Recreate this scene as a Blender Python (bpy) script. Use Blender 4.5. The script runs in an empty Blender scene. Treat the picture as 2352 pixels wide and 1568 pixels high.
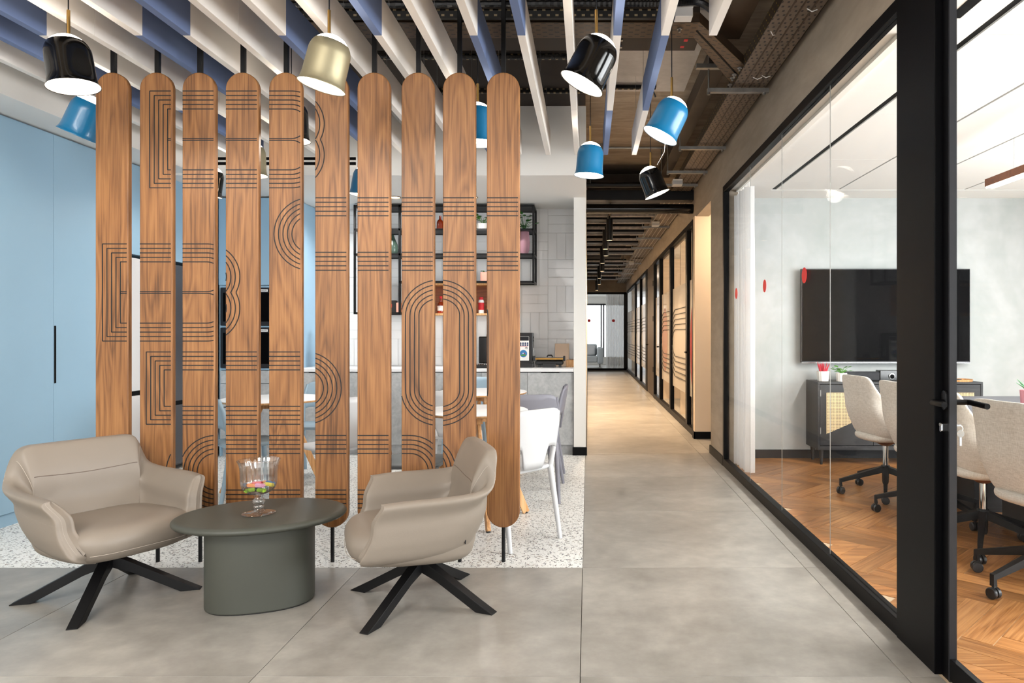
import bpy, math, random
import numpy as np
from mathutils import Vector, Matrix
random.seed(7)
SC = bpy.context.scene
COL = SC.collection
PI = math.pi

# ------------------------------------------------------------------ camera, world, lights, exposure
F, HC = 1610.0, 1.265                 # focal length in pixels of the 2352x1568 frame, eye height
cd = bpy.data.cameras.new('camera'); cam = bpy.data.objects.new('camera', cd); COL.objects.link(cam)
cam.location = (0, 0, HC); cam.rotation_euler = (PI/2, 0, 0)
cd.sensor_width = 36.0; cd.lens = 36.0*F/2352
cd.shift_x = -174/2352; cd.shift_y = -19/2352
cd.clip_start = 0.05; cd.clip_end = 200
SC.camera = cam
w = bpy.data.worlds.new('world'); SC.world = w; w.use_nodes = True
w.node_tree.nodes['Background'].inputs[0].default_value = (0.93, 0.96, 1.0, 1)
w.node_tree.nodes['Background'].inputs[1].default_value = 1.35
vs = SC.view_settings
vs.view_transform = 'Standard'; vs.look = 'None'; vs.gamma = 1.0; vs.use_curve_mapping = False
vs.exposure = 0.22
SC.cycles.use_denoising = True
SC.cycles.max_bounces = 5; SC.cycles.diffuse_bounces = 3; SC.cycles.glossy_bounces = 3
SC.cycles.transmission_bounces = 4; SC.cycles.transparent_max_bounces = 16
SC.cycles.use_adaptive_sampling = True; SC.cycles.adaptive_threshold = 0.12; SC.cycles.adaptive_min_samples = 16
SC.cycles.caustics_reflective = False; SC.cycles.caustics_refractive = False
SC.cycles.sample_clamp_indirect = 6.0

def area(name, loc, rot, sx, sy, power, col=(1, 1, 1), spread=180):
    l = bpy.data.lights.new(name, 'AREA'); l.shape = 'RECTANGLE'; l.size = sx; l.size_y = sy
    l.energy = power; l.color = col; l.spread = math.radians(spread)
    o = bpy.data.objects.new(name, l); COL.objects.link(o); o.location = loc; o.rotation_euler = rot
    return o
def lamp(name, kind, loc, power, col, radius=0.05, angle=150, blend=0.6, parent=None):
    l = bpy.data.lights.new(name, kind); l.energy = power; l.color = col; l.shadow_soft_size = radius
    if kind == 'SPOT': l.spot_size = math.radians(angle); l.spot_blend = blend
    o = bpy.data.objects.new(name, l); COL.objects.link(o); o.location = loc; o.parent = parent
    return o
# added unseen daylight fills: behind the camera, and in the meeting room's far right
area('lounge_fill', (-1.6, -4.6, 1.9), (PI/2, 0, 0), 8.0, 2.6, 170, (1.0, 0.98, 0.95))
area('meeting_fill', (5.12, 1.6, 1.6), (PI/2, 0, PI/2), 6.0, 2.2, 540, (0.95, 0.98, 1.0))
# added overhead fill lamp behind the camera, out of view
area('overhead_fill', (-2.4, -0.4, 2.9), (0.35, 0, 0), 3.0, 1.4, 150, (1.0, 0.96, 0.9))

# ------------------------------------------------------------------ helpers
def lin(c):
    if isinstance(c, str):
        c = c.lstrip('#'); c = [int(c[i:i+2], 16)/255 for i in (0, 2, 4)]
    return tuple((x/12.92 if x <= 0.04045 else ((x+0.055)/1.055)**2.4) for x in c)
def at(px, py, Y):                      # frame pixel + depth -> metres
    return ((px-1350)*Y/F, Y, HC-(py-765)*Y/F)

class MB:
    def __init__(s): s.v = []; s.f = []
    def add(s, v, f):
        b = len(s.v); s.v += [tuple(p) for p in v]; s.f += [tuple(i+b for i in q) for q in f]; return s
    def box(s, x0, x1, y0, y1, z0, z1):
        v = [(x, y, z) for z in (z0, z1) for y in (y0, y1) for x in (x0, x1)]
        return s.add(v, [(0,2,3,1),(4,5,7,6),(0,1,5,4),(2,6,7,3),(0,4,6,2),(1,3,7,5)])
    def obox(s, c, size, R):
        h = [d/2 for d in size]; c = Vector(c)
        v = [c + R @ Vector((x*h[0], y*h[1], z*h[2])) for z in (-1,1) for y in (-1,1) for x in (-1,1)]
        return s.add(v, [(0,2,3,1),(4,5,7,6),(0,1,5,4),(2,6,7,3),(0,4,6,2),(1,3,7,5)])
    def beam(s, p, q, wx, wz, up=(0,0,1)):
        p = Vector(p); q = Vector(q); d = (q-p); L = d.length; d.normalize()
        u = Vector(up); a = d.cross(u)
        if a.length < 1e-5: a = d.cross(Vector((1,0,0)))
        a.normalize(); b = a.cross(d)
        R = Matrix((a, d, b)).transposed()
        return s.obox((p+q)/2, (wx, L, wz), R)
    def cyl(s, p, q, r, n=16, r2=None):
        return s.tube([p, q], [r, r if r2 is None else r2], n)
    def tube(s, path, r, n=8, caps=True, closed=False):
        P = [Vector(p) for p in path]; m = len(P)
        if not hasattr(r, '__len__'): r = [r]*m
        T = []
        for i in range(m):
            a = P[(i-1) % m] if (i > 0 or closed) else P[i]
            b = P[(i+1) % m] if (i < m-1 or closed) else P[i]
            d = (b-a); d.normalize(); T.append(d)
        ref = Vector((0,0,1)) if abs(T[0].z) < 0.9 else Vector((1,0,0))
        N = T[0].cross(ref); N.normalize(); v = []
        for i in range(m):
            N = N - T[i]*N.dot(T[i])
            if N.length < 1e-6: N = T[i].orthogonal()
            N.normalize(); B = T[i].cross(N)
            v += [P[i] + (N*math.cos(2*PI*k/n)+B*math.sin(2*PI*k/n))*r[i] for k in range(n)]
        f = []
        for i in range(m if closed else m-1):
            j = (i+1) % m
            f += [(i*n+k, i*n+(k+1) % n, j*n+(k+1) % n, j*n+k) for k in range(n)]
        if caps and not closed:
            f += [tuple(range(n-1, -1, -1)), tuple(range((m-1)*n, m*n))]
        return s.add(v, f)
    def lathe(s, prof, n=32, M=None, closed=False, ripple=None, caps=False):
        v = []; m = len(prof)
        for (r, z) in prof:
            for k in range(n):
                a = 2*PI*k/n; rr = r*(ripple(k, r, z) if ripple else 1)
                p = Vector((rr*math.cos(a), rr*math.sin(a), z)); v.append(M @ p if M else p)
        f = []
        for i in range(m if closed else m-1):
            j = (i+1) % m
            f += [(i*n+k, i*n+(k+1) % n, j*n+(k+1) % n, j*n+k) for k in range(n)]
        if caps and not closed:
            if prof[0][0] > 1e-6: f.append(tuple(range(n-1, -1, -1)))
            if prof[-1][0] > 1e-6: f.append(tuple(range((m-1)*n, m*n)))
        return s.add(v, f)
    def prism(s, poly, z0, z1, fn=None):          # poly [(a,b)] extruded along the third axis
        n = len(poly); fn = fn or (lambda a, b, c: (a, b, c))
        v = [fn(a, b, z0) for a, b in poly]+[fn(a, b, z1) for a, b in poly]
        f = [tuple(range(n-1, -1, -1)), tuple(range(n, 2*n))]
        f += [(i, (i+1) % n, n+(i+1) % n, n+i) for i in range(n)]
        return s.add(v, f)
    def grid(s, G, closeu=False):
        G = np.asarray(G); a, b, _ = G.shape
        v = [tuple(p) for p in G.reshape(-1, 3)]; f = []
        for i in range(a if closeu else a-1):
            for j in range(b-1):
                i2 = (i+1) % a
                f.append((i*b+j, i2*b+j, i2*b+j+1, i*b+j+1))
        return s.add(v, f)
    def mesh(s, name, mat, smooth=False, angle=40):
        me = bpy.data.meshes.new(name); me.from_pydata(s.v, [], s.f); me.update()
        if mat: me.materials.append(M[mat] if isinstance(mat, str) else mat)
        import bmesh
        bm = bmesh.new(); bm.from_mesh(me); bmesh.ops.recalc_face_normals(bm, faces=bm.faces); bm.to_mesh(me); bm.free()
        if smooth:
            me.polygons.foreach_set('use_smooth', [True]*len(me.polygons))
            me.set_sharp_from_angle(angle=math.radians(angle))
        return me
    def build(s, name, mat, parent=None, smooth=False, bevel=0, seg=2, loc=None, rz=0, angle=40, kind=None):
        o = bpy.data.objects.new(name, s.mesh(name, mat, smooth, angle)); COL.objects.link(o)
        if parent: o.parent = parent
        if loc: o.location = loc
        if rz: o.rotation_euler = (0, 0, rz)
        if bevel:
            b = o.modifiers.new('bevel', 'BEVEL'); b.width = bevel; b.segments = seg
            b.limit_method = 'ANGLE'; b.angle_limit = math.radians(35)
        if kind: o['kind'] = kind
        return o
def put(me, name, loc=(0,0,0), rot=(0,0,0), parent=None, bevel=0):
    o = bpy.data.objects.new(name, me); COL.objects.link(o); o.location = loc; o.rotation_euler = rot
    if parent: o.parent = parent
    if bevel:
        b = o.modifiers.new('bevel', 'BEVEL'); b.width = bevel; b.segments = 2
    return o
def tag(o, label, cat, group=None, kind=None):
    o['label'] = label; o['category'] = cat
    if group: o['group'] = group
    if kind: o['kind'] = kind
    return o
def thing(name, label, cat, loc=(0,0,0), rz=0, group=None, kind=None):
    o = bpy.data.objects.new(name, None); COL.objects.link(o); o.empty_display_size = 0.1
    o.location = loc; o.rotation_euler = (0, 0, rz)
    return tag(o, label, cat, group, kind)
def Bx(*a): return MB().box(*a)
def sup(t, p):                           # superellipse unit point
    c, s_ = math.cos(t), math.sin(t)
    return (math.copysign(abs(c)**(2/p), c), math.copysign(abs(s_)**(2/p), s_))
def rrect(x0, x1, y0, y1, r, n=6):
    pts = []
    for cx, cy, a0 in ((x1-r, y1-r, 0), (x0+r, y1-r, PI/2), (x0+r, y0+r, PI), (x1-r, y0+r, 1.5*PI)):
        pts += [(cx+r*math.cos(a0+PI/2*k/n), cy+r*math.sin(a0+PI/2*k/n)) for k in range(n+1)]
    return pts
def crm(P, n, axis=0):                   # Catmull-Rom resampling of a control grid along an axis
    P = np.moveaxis(np.asarray(P, float), axis, 0); m = len(P); out = []
    for k in range(n):
        t = k*(m-1)/(n-1); i = min(int(t), m-2); u = t-i
        p0 = P[max(i-1, 0)]; p1 = P[i]; p2 = P[i+1]; p3 = P[min(i+2, m-1)]
        out.append(0.5*((2*p1)+(p2-p0)*u+(2*p0-5*p1+4*p2-p3)*u*u+(3*p1-p0-3*p2+p3)*u**3))
    return np.moveaxis(np.array(out), 0, axis)

# ------------------------------------------------------------------ materials
M = {}
def nodes(name):
    m = bpy.data.materials.new(name); m.use_nodes = True; M[name] = m
    nt = m.node_tree; b = nt.nodes['Principled BSDF']
    return m, nt, b
def N(nt, t, **kw):
    n = nt.nodes.new(t)
    for k, v in kw.items(): setattr(n, k, v)
    return n
def coords(nt, scale=(1,1,1), rnd=False, kind='Object'):
    tc = N(nt, 'ShaderNodeTexCoord'); mp = N(nt, 'ShaderNodeMapping'); mp.inputs['Scale'].default_value = scale
    if rnd:
        oi = N(nt, 'ShaderNodeObjectInfo'); mu = N(nt, 'ShaderNodeMath', operation='MULTIPLY'); mu.inputs[1].default_value = 37.0
        nt.links.new(oi.outputs['Random'], mu.inputs[0])
        va = N(nt, 'ShaderNodeVectorMath', operation='ADD')
        nt.links.new(tc.outputs[kind], va.inputs[0]); nt.links.new(mu.outputs[0], va.inputs[1])
        nt.links.new(va.outputs[0], mp.inputs['Vector'])
    else: nt.links.new(tc.outputs[kind], mp.inputs['Vector'])
    return mp.outputs[0]
def ramp(nt, fac, stops, interp='LINEAR'):
    r = N(nt, 'ShaderNodeValToRGB'); e = r.color_ramp; e.interpolation = interp
    while len(e.elements) < len(stops): e.elements.new(0.5)
    for i, (p, c) in enumerate(stops):
        e.elements[i].position = p; e.elements[i].color = (*lin(c), 1) if len(c) != 4 or isinstance(c, str) else c
    nt.links.new(fac, r.inputs[0]); return r.outputs[0]
def noise(nt, vec, scale, detail=4, rough=0.55, dist=0.0):
    n = N(nt, 'ShaderNodeTexNoise'); n.inputs['Scale'].default_value = scale; n.inputs['Detail'].default_value = detail
    n.inputs['Roughness'].default_value = rough; n.inputs['Distortion'].default_value = dist
    nt.links.new(vec, n.inputs['Vector']); return n.outputs['Fac']
def bump(nt, b, h, strength=0.2, dist=0.01):
    n = N(nt, 'ShaderNodeBump'); n.inputs['Strength'].default_value = strength; n.inputs['Distance'].default_value = dist
    nt.links.new(h, n.inputs['Height']); nt.links.new(n.outputs[0], b.inputs['Normal'])
def math1(nt, op, a, b=None):
    n = N(nt, 'ShaderNodeMath', operation=op)
    for i, x in enumerate((a, b)):
        if x is None: continue
        if isinstance(x, (int, float)): n.inputs[i].default_value = x
        else: nt.links.new(x, n.inputs[i])
    return n.outputs[0]
def mixc(nt, fac, a, b, mode='MIX'):
    n = N(nt, 'ShaderNodeMix', data_type='RGBA', blend_type=mode)
    for i, x in ((0, fac), (6, a), (7, b)):
        if isinstance(x, (int, float)): n.inputs[i].default_value = x
        elif isinstance(x, str): n.inputs[i].default_value = (*lin(x), 1)
        else: nt.links.new(x, n.inputs[i])
    return n.outputs[2]
def plain(name, col, rough=0.5, metal=0.0, emit=0, coat=0, var=0.0, vscale=6, bmp=0.0, bscale=200, spec=None, emitcol=None, sheen=0):
    m, nt, b = nodes(name)
    b.inputs['Base Color'].default_value = (*lin(col), 1); b.inputs['Roughness'].default_value = rough
    b.inputs['Metallic'].default_value = metal
    if spec is not None: b.inputs['Specular IOR Level'].default_value = spec
    if coat: b.inputs['Coat Weight'].default_value = coat; b.inputs['Coat Roughness'].default_value = 0.05
    if sheen: b.inputs['Sheen Weight'].default_value = sheen
    if emit:
        b.inputs['Emission Color'].default_value = (*lin(emitcol or col), 1); b.inputs['Emission Strength'].default_value = emit
    if var:
        v = coords(nt, rnd=True); n = noise(nt, v, vscale, 3)
        c = tuple(lin(col)); r = N(nt, 'ShaderNodeValToRGB'); e = r.color_ramp.elements
        e[0].position = .3; e[1].position = .7
        e[0].color = (*[x*(1-var) for x in c], 1); e[1].color = (*[min(1, x*(1+var)) for x in c], 1)
        nt.links.new(n, r.inputs[0]); nt.links.new(r.outputs[0], b.inputs['Base Color'])
    if bmp:
        v = coords(nt); bump(nt, b, noise(nt, v, bscale, 2), bmp, 0.002)
    return m
def woodmat(name, light, mid, dark, zs=1.0, axis='z', rough=0.45, contour=11, scale=2.4, pv=0.0):
    m, nt, b = nodes(name)
    st = {'z': (5.5, 5.5, 0.55), 'y': (5.5, 0.55, 5.5), 'x': (0.55, 5.5, 5.5)}[axis]
    fs = {'z': (140, 140, 3), 'y': (140, 3, 140), 'x': (3, 140, 140)}[axis]
    v = coords(nt, tuple(x*zs for x in st), rnd=True)
    n = noise(nt, v, scale*.55, 2.2, .45, .35)
    fr = math1(nt, 'PINGPONG', math1(nt, 'MULTIPLY', n, contour), 0.5)
    fr = math1(nt, 'MULTIPLY', fr, 2)
    fine = noise(nt, coords(nt, fs, rnd=True), 1.0, 3, .6)
    big = noise(nt, coords(nt, (1.3, 1.3, 0.7), rnd=True), 1.5, 2)
    mixf = math1(nt, 'ADD', math1(nt, 'MULTIPLY', fr, 0.16), math1(nt, 'ADD', math1(nt, 'MULTIPLY', fine, 0.62), math1(nt, 'MULTIPLY', big, 0.40)))
    c = ramp(nt, mixf, [(0.40, dark), (0.57, mid), (0.76, light)])
    if pv:
        oi = N(nt, 'ShaderNodeObjectInfo'); k = math1(nt, 'ADD', math1(nt, 'MULTIPLY', oi.outputs['Random'], 2*pv), 1-pv)
        h = N(nt, 'ShaderNodeHueSaturation'); nt.links.new(k, h.inputs['Value']); nt.links.new(c, h.inputs['Color']); c = h.outputs[0]
    nt.links.new(c, b.inputs['Base Color']); b.inputs['Roughness'].default_value = rough
    return m
def dots(nt, vec, sx, sy, rx, ry, ax=(0, 1), shift=False):   # 1 inside a hole of a regular grid
    sp = N(nt, 'ShaderNodeSeparateXYZ'); nt.links.new(vec, sp.inputs[0])
    a, b_ = sp.outputs[ax[0]], sp.outputs[ax[1]]
    v = math1(nt, 'DIVIDE', b_, sy)
    u = math1(nt, 'DIVIDE', a, sx)
    if shift:
        row = math1(nt, 'MULTIPLY', math1(nt, 'MODULO', math1(nt, 'FLOOR', v), 2), 0.5); u = math1(nt, 'ADD', u, row)
    fu = math1(nt, 'ABSOLUTE', math1(nt, 'SUBTRACT', math1(nt, 'FRACT', u), 0.5))
    fv = math1(nt, 'ABSOLUTE', math1(nt, 'SUBTRACT', math1(nt, 'FRACT', v), 0.5))
    return math1(nt, 'MULTIPLY', math1(nt, 'LESS_THAN', fu, rx), math1(nt, 'LESS_THAN', fv, ry))

# oak of the slats, light oak, herringbone
woodmat('oak', pv=.07, light='#a06f40', mid='#875930', dark='#5e3a1a')
woodmat('oak_light', '#e3b583', '#cf9a63', '#b27c46', axis='z')
woodmat('parquet', '#c08a55', '#a36d3d', '#7a4e28', axis='x', rough=.30, pv=.24)
woodmat('black_oak', '#2f3032', '#202123', '#121314', axis='x', rough=.45)
woodmat('walnut', '#8f5634', '#7a4528', '#5a3019', axis='x')
# grey floor tile
m, nt, b = nodes('floor_tile')
v = coords(nt, rnd=True); n1 = noise(nt, v, 1.6, 4, .6, .4); n2 = noise(nt, v, 9, 4, .65)
c = ramp(nt, math1(nt, 'ADD', math1(nt, 'MULTIPLY', n1, .6), math1(nt, 'MULTIPLY', n2, .4)), [(.32, '#7f7b74'), (.5, '#95918a'), (.68, '#aca8a0')])
nt.links.new(c, b.inputs['Base Color'])
rr = N(nt, 'ShaderNodeMapRange'); rr.inputs[3].default_value = .29; rr.inputs[4].default_value = .37; nt.links.new(n2, rr.inputs[0]); nt.links.new(rr.outputs[0], b.inputs['Roughness'])
# terrazzo
m, nt, b = nodes('terrazzo')
v = coords(nt, kind='Object')
def chips(scale, lo, stretch, seed):
    mp = N(nt, 'ShaderNodeMapping'); nt.links.new(v, mp.inputs[0]); mp.inputs['Scale'].default_value = stretch; mp.inputs['Rotation'].default_value = (0, 0, seed); mp.inputs['Location'].default_value = (seed*3, seed*7, 0.37)
    vo = N(nt, 'ShaderNodeTexVoronoi'); vo.inputs['Scale'].default_value = scale; vo.inputs['Randomness'].default_value = 1; nt.links.new(mp.outputs[0], vo.inputs['Vector'])
    sp = N(nt, 'ShaderNodeSeparateColor'); nt.links.new(vo.outputs['Color'], sp.inputs[0])
    th = math1(nt, 'MULTIPLY', math1(nt, 'SUBTRACT', sp.outputs[0], lo), 0.68)
    return math1(nt, 'LESS_THAN', vo.outputs['Distance'], th), sp.outputs[1]
f1, r1 = chips(44, .30, (1, 2.4, 1), .5); f2, r2 = chips(50, .34, (2.3, 1, 1), 1.9); f3, r3 = chips(90, .4, (1.3, 1, 1), 2.9)
col = mixc(nt, f3, '#e9e9e6', '#b7b4ae')
col = mixc(nt, f1, col, ramp(nt, r1, [(.0, '#3a3532'), (.45, '#3d4048'), (.7, '#8b7a6c'), (.95, '#5a5450')], 'CONSTANT'))
col = mixc(nt, f2, col, ramp(nt, r2, [(.0, '#34302e'), (.5, '#4a4c52'), (.8, '#7a6253')], 'CONSTANT'))
nt.links.new(col, b.inputs['Base Color']); b.inputs['Roughness'].default_value = .35
# plasters and concretes
def plaster(name, a, b_, c, scale=1.3, st=(1,1,1), rough=.8, bm=.1, dist=1.2):
    m, nt, b = nodes(name); v = coords(nt, st)
    n1 = noise(nt, v, scale, 5, .62, dist); n2 = noise(nt, v, scale*7, 4, .6)
    f = math1(nt, 'ADD', math1(nt, 'MULTIPLY', n1, .7), math1(nt, 'MULTIPLY', n2, .3))
    nt.links.new(ramp(nt, f, [(.33, a), (.5, b_), (.67, c)]), b.inputs['Base Color']); b.inputs['Roughness'].default_value = rough
    if bm > .3: bump(nt, b, f, bm, .004)
    return m
plaster('brown_plaster', '#877b6c', '#958879', '#a39584', 1.2, (1, .5, 2), bm=.05)
plaster('grey_plaster', '#a6acaa', '#b1b5b4', '#bdc0c0', 1.1, bm=.05)
plaster('slab_concrete', '#8f7f6d', '#a89682', '#bfae99', 2.0, (.6, 2.6, 1), .9, .35)
plaster('pale_concrete', '#bdb4ab', '#cac1b8', '#d6cec6', 2.2, bm=.15)
plaster('concrete_laminate', '#96989a', '#abadae', '#c2c3c3', 5.0, bm=.02, rough=.6)
plain('white_wall', '#e4e2dd', .85)
plain('cream_wall', '#e2cdb4', .85)
plain('gypsum', '#eceae6', .8)
plain('tile_white', '#e6e6e6', .12, var=.02, vscale=3)
plain('grout', '#d5d4d2', .9)
plain('floor_grout', '#5f5b55', .9)
plain('dark_ceiling', '#2a211a', .8, var=.2)
plain('duct_brown', '#33281f', .55, metal=.3, var=.15)
plain('black_metal', '#08080a', .42, spec=.3)
plain('frame_black', '#050507', .45, spec=.12)
plain('frame_grey', '#222327', .45, spec=.2)
plain('black_plastic', '#141416', .35)
plain('black_gloss', '#0a0908', .12)
plain('screen', '#020203', .5, spec=.04)
plain('galvanised', '#9a9a98', .35, metal=.9, var=.15, vscale=14)
plain('chrome', '#d8d8d8', .08, metal=1)
plain('brass', '#b08a4e', .3, metal=1)
plain('brass_shade', '#a89f82', .42, metal=.7)
plain('blue_shade', '#1973a2', .3, coat=.25)
plain('opal', '#fffaf0', .4, emit=13.0, emitcol='#fff1dc')
plain('opal_disc', '#fffaf0', .4, emit=13.0, emitcol='#fff1dc')
M['opal_disc'].cycles.emission_sampling = 'NONE'
plain('lamp_white', '#f5f1ea', .5)
plain('baffle_white', '#e6e1dc', .92)
plain('baffle_blue', '#66779d', .92)
plain('cabinet_blue', '#90b1c8', .5, var=.015, vscale=2)
plain('fridge_white', '#c9c9ca', .3)
plain('fridge_grey', '#46464a', .35)
plain('leather', '#857b70', .5, var=.03, vscale=3, bmp=.12, bscale=350)
plain('stitch', '#b3a89c', .7)
plain('seam', '#6f6259', .7)
plain('table_green', '#42443d', .5, var=.03)
plain('leg_black', '#08080a', .5, spec=.3)
plain('chair_white', '#cccdcf', .4)
plain('chair_grey', '#7c7c86', .5)
plain('chair_dark', '#5c6468', .5)
plain('chair_blue', '#93a9b8', .45)
plain('table_white', '#ebebec', .4)
plain('red_sticker', '#e01018', .5)
plain('label_white', '#eeeeee', .6)
plain('print_black', '#111111', .6)
plain('print_red', '#c8202a', .6)
plain('pink_pot', '#d9909a', .6)
plain('peach_pot', '#e8a390', .6)
plain('mauve_vase', '#b98a97', .5)
plain('green_vase', '#3f5148', .2)
plain('amber_glass', '#8e2f12', .15)
plain('leaf', '#4f8c2c', .55, var=.3, vscale=20)
plain('leaf_dark', '#2f6b2a', .5, var=.25, vscale=20)
plain('aloe', '#4f8258', .45, var=.2, vscale=15)
plain('red_succulent', '#d1394a', .5, var=.2, vscale=20)
plain('paper', '#e8e6e2', .8)
plain('sofa_grey', '#b9c0c4', .9)
plain('parquet_joint', '#c9b294', .8)
plain('warm_lens', '#fff0dd', .5, emit=1.6, emitcol='#ffd9a8')
plain('pale_board', '#e3c9b0', .7)
plain('yellow', '#d9b34a', .8)
plain('tabletop_dark', '#4c4c53', .35)
plain('flue_brown', '#4a3b2d', .5, metal=.4, var=.2)
plain('steel_light', '#b9b2aa', .4, metal=.6, var=.25, vscale=20)
for nm, c in (('candy_navy', '#22385e'), ('candy_orange', '#e8862e'), ('candy_pink', '#e59ac0'), ('candy_red', '#c41f35'), ('candy_lime', '#9ac23a'), ('candy_blue', '#2f6fa8'), ('candy_yellow', '#e8d44a')):
    plain(nm, c, .35)
# upholstery weave
m, nt, b = nodes('linen')
v = coords(nt); na = noise(nt, coords(nt, (300, 300, 25)), 1, 2); nb = noise(nt, coords(nt, (25, 25, 300)), 1, 2)
f = math1(nt, 'MULTIPLY', math1(nt, 'ADD', na, nb), .5)
nt.links.new(ramp(nt, f, [(.35, '#c0b8ac'), (.5, '#d3ccc2'), (.65, '#e2dcd3')]), b.inputs['Base Color']); b.inputs['Roughness'].default_value = .95
# rattan cane
m, nt, b = nodes('cane')
d = dots(nt, coords(nt), .0142, .0142, .27, .27, (0, 2))
nt.links.new(mixc(nt, d, '#d9bf92', '#15120e'), b.inputs['Base Color']); b.inputs['Roughness'].default_value = .6
# perforated trays (holes), one running along y, one along x
def perf(name, base, hx, hy, ax, met=.5, hole='#070605', rx=.18, ry=.2):
    m, nt, b = nodes(name); v = coords(nt)
    d = dots(nt, v, hx, hy, rx, ry, ax, True); n = noise(nt, v, 12, 4)
    c = mixc(nt, n, base[0], base[1]); nt.links.new(mixc(nt, d, c, hole), b.inputs['Base Color'])
    nt.links.new(math1(nt, 'MULTIPLY', math1(nt, 'SUBTRACT', 1, d), met), b.inputs['Metallic']); b.inputs['Roughness'].default_value = .5
perf('tray_metal', ('#5b5048', '#857565'), .034, .05, (0, 1))
perf('tray_brown', ('#4a3a2c', '#66513e'), .075, .03, (0, 1), .35)
perf('slot_channel', ('#0c0b0a', '#15130f'), .05, .03, (0, 2), .2, '#8d7c5e')
perf('dot_channel', ('#1d1610', '#2a2018'), .045, .06, (0, 1), .2, '#a8892a', .09, .09)  # yellow hole colour is painted light shining through
perf('dot_flange', ('#241b14', '#33281e'), .07, .03, (1, 2), .2, '#b8962e', .07, .14)  # yellow holes paint the light that shows through the flange
# glass
def glassmat(name, tint, gl=1.0, ior=1.45, rough=0.0, pw=5):
    m = bpy.data.materials.new(name); m.use_nodes = True; M[name] = m; nt = m.node_tree; nt.nodes.clear()
    o = N(nt, 'ShaderNodeOutputMaterial'); mx = N(nt, 'ShaderNodeMixShader'); t = N(nt, 'ShaderNodeBsdfTransparent'); g = N(nt, 'ShaderNodeBsdfGlossy'); fr = N(nt, 'ShaderNodeLayerWeight')
    f0 = ((ior-1)/(ior+1))**2; t.inputs[0].default_value = (*tint, 1); g.inputs['Roughness'].default_value = rough
    fac = math1(nt, 'MULTIPLY', math1(nt, 'ADD', math1(nt, 'MULTIPLY', math1(nt, 'POWER', fr.outputs['Facing'], pw), 1-f0), f0), gl)
    nt.links.new(fac, mx.inputs[0]); nt.links.new(t.outputs[0], mx.inputs[1]); nt.links.new(g.outputs[0], mx.inputs[2]); nt.links.new(mx.outputs[0], o.inputs[0])
glassmat('glass', (.99, .995, .992), .13)
glassmat('crystal', (.96, .965, .965), 1.0, 2.0, .02, 2.2)
glassmat('jar', (.93, .95, .95), .8)
def sheer(name, col, tr, film=False):
    m = bpy.data.materials.new(name); m.use_nodes = True; M[name] = m; nt = m.node_tree; nt.nodes.clear()
    o = N(nt, 'ShaderNodeOutputMaterial'); mx = N(nt, 'ShaderNodeMixShader'); t = N(nt, 'ShaderNodeBsdfTransparent'); d = N(nt, 'ShaderNodeBsdfDiffuse'); tl = N(nt, 'ShaderNodeBsdfTranslucent'); m2 = N(nt, 'ShaderNodeMixShader')
    d.inputs[0].default_value = (*lin(col), 1); tl.inputs[0].default_value = (*lin(col), 1); m2.inputs[0].default_value = .5; mx.inputs[0].default_value = tr
    nt.links.new(d.outputs[0], m2.inputs[1]); nt.links.new(tl.outputs[0], m2.inputs[2]); nt.links.new(m2.outputs[0], mx.inputs[1]); nt.links.new(t.outputs[0], mx.inputs[2]); nt.links.new(mx.outputs[0], o.inputs[0])
sheer('curtain', '#f2f2f2', .18)
sheer('frost', '#d9d2ca', .5)
sheer('film_pink', '#b08c82', .4)
sheer('film_green', '#6f8f7a', .4)
sheer('film_red', '#b04048', .3)
# parquet for the trimmed planks (grain runs on their own diagonal)
woodmat('parquet_x', '#c08a55', '#a36d3d', '#7a4e28', axis='x', rough=.30, pv=.24)
# ------------------------------------------------------------------ large structure
XG = 1.302            # plane of the glazed partition along the walkway
XT = -0.028           # edge between grey tile walkway and terrazzo
YT = 3.785
def struct(name, mb, mat, label, cat, **kw):
    return tag(mb.build(name, mat, **kw), label, cat, kind='structure')
# grey tiled floor
fl = struct('floor', MB().box(-5.2, XG, -5.5, YT, -.12, -.010).box(XT, XG, YT, 23.75, -.12, -.010), 'floor_grout', 'large grey porcelain tile floor of lounge and corridor', 'floor')
tmesh = {}
def tile(x0, x1, y0, y1):
    k = (round(x1-x0, 3), round(y1-y0, 3))
    if k not in tmesh: tmesh[k] = MB().box(-k[0]/2+.0014, k[0]/2-.0014, -k[1]/2+.0014, k[1]/2-.0014, -.010, 0).mesh('floor_tile', 'floor_tile')
    put(tmesh[k], 'tile', ((x0+x1)/2, (y0+y1)/2, 0), parent=fl, bevel=.0008)
xs = [XT-1.2*k for k in range(5, -1, -1)]+[XT+1.2, XG]
ys = [YT+1.2*k for k in range(-5, 17)]
for i in range(len(xs)-1):
    for j in range(len(ys)-1):
        if ys[j] < YT-.1 or xs[i] > XT-.1: tile(xs[i], xs[i+1], ys[j], min(ys[j+1], 23.7))
# terrazzo of the kitchenette
tz = struct('floor_terrazzo', Bx(-4.4, XT, YT, 8.1, -.12, -.008), 'grout', 'white terrazzo floor with dark chips in the kitchenette', 'floor')
for i in range(4):
    for j in range(4):
        x1 = XT-1.2*i; y0 = YT+1.2*j; y1 = min(y0+1.2, 8.1)
        Bx(x1-1.2+.0006, x1-.0006, y0+.0006, y1-.0006, -.008, 0).build('terrazzo_tile', 'terrazzo', tz)
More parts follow.
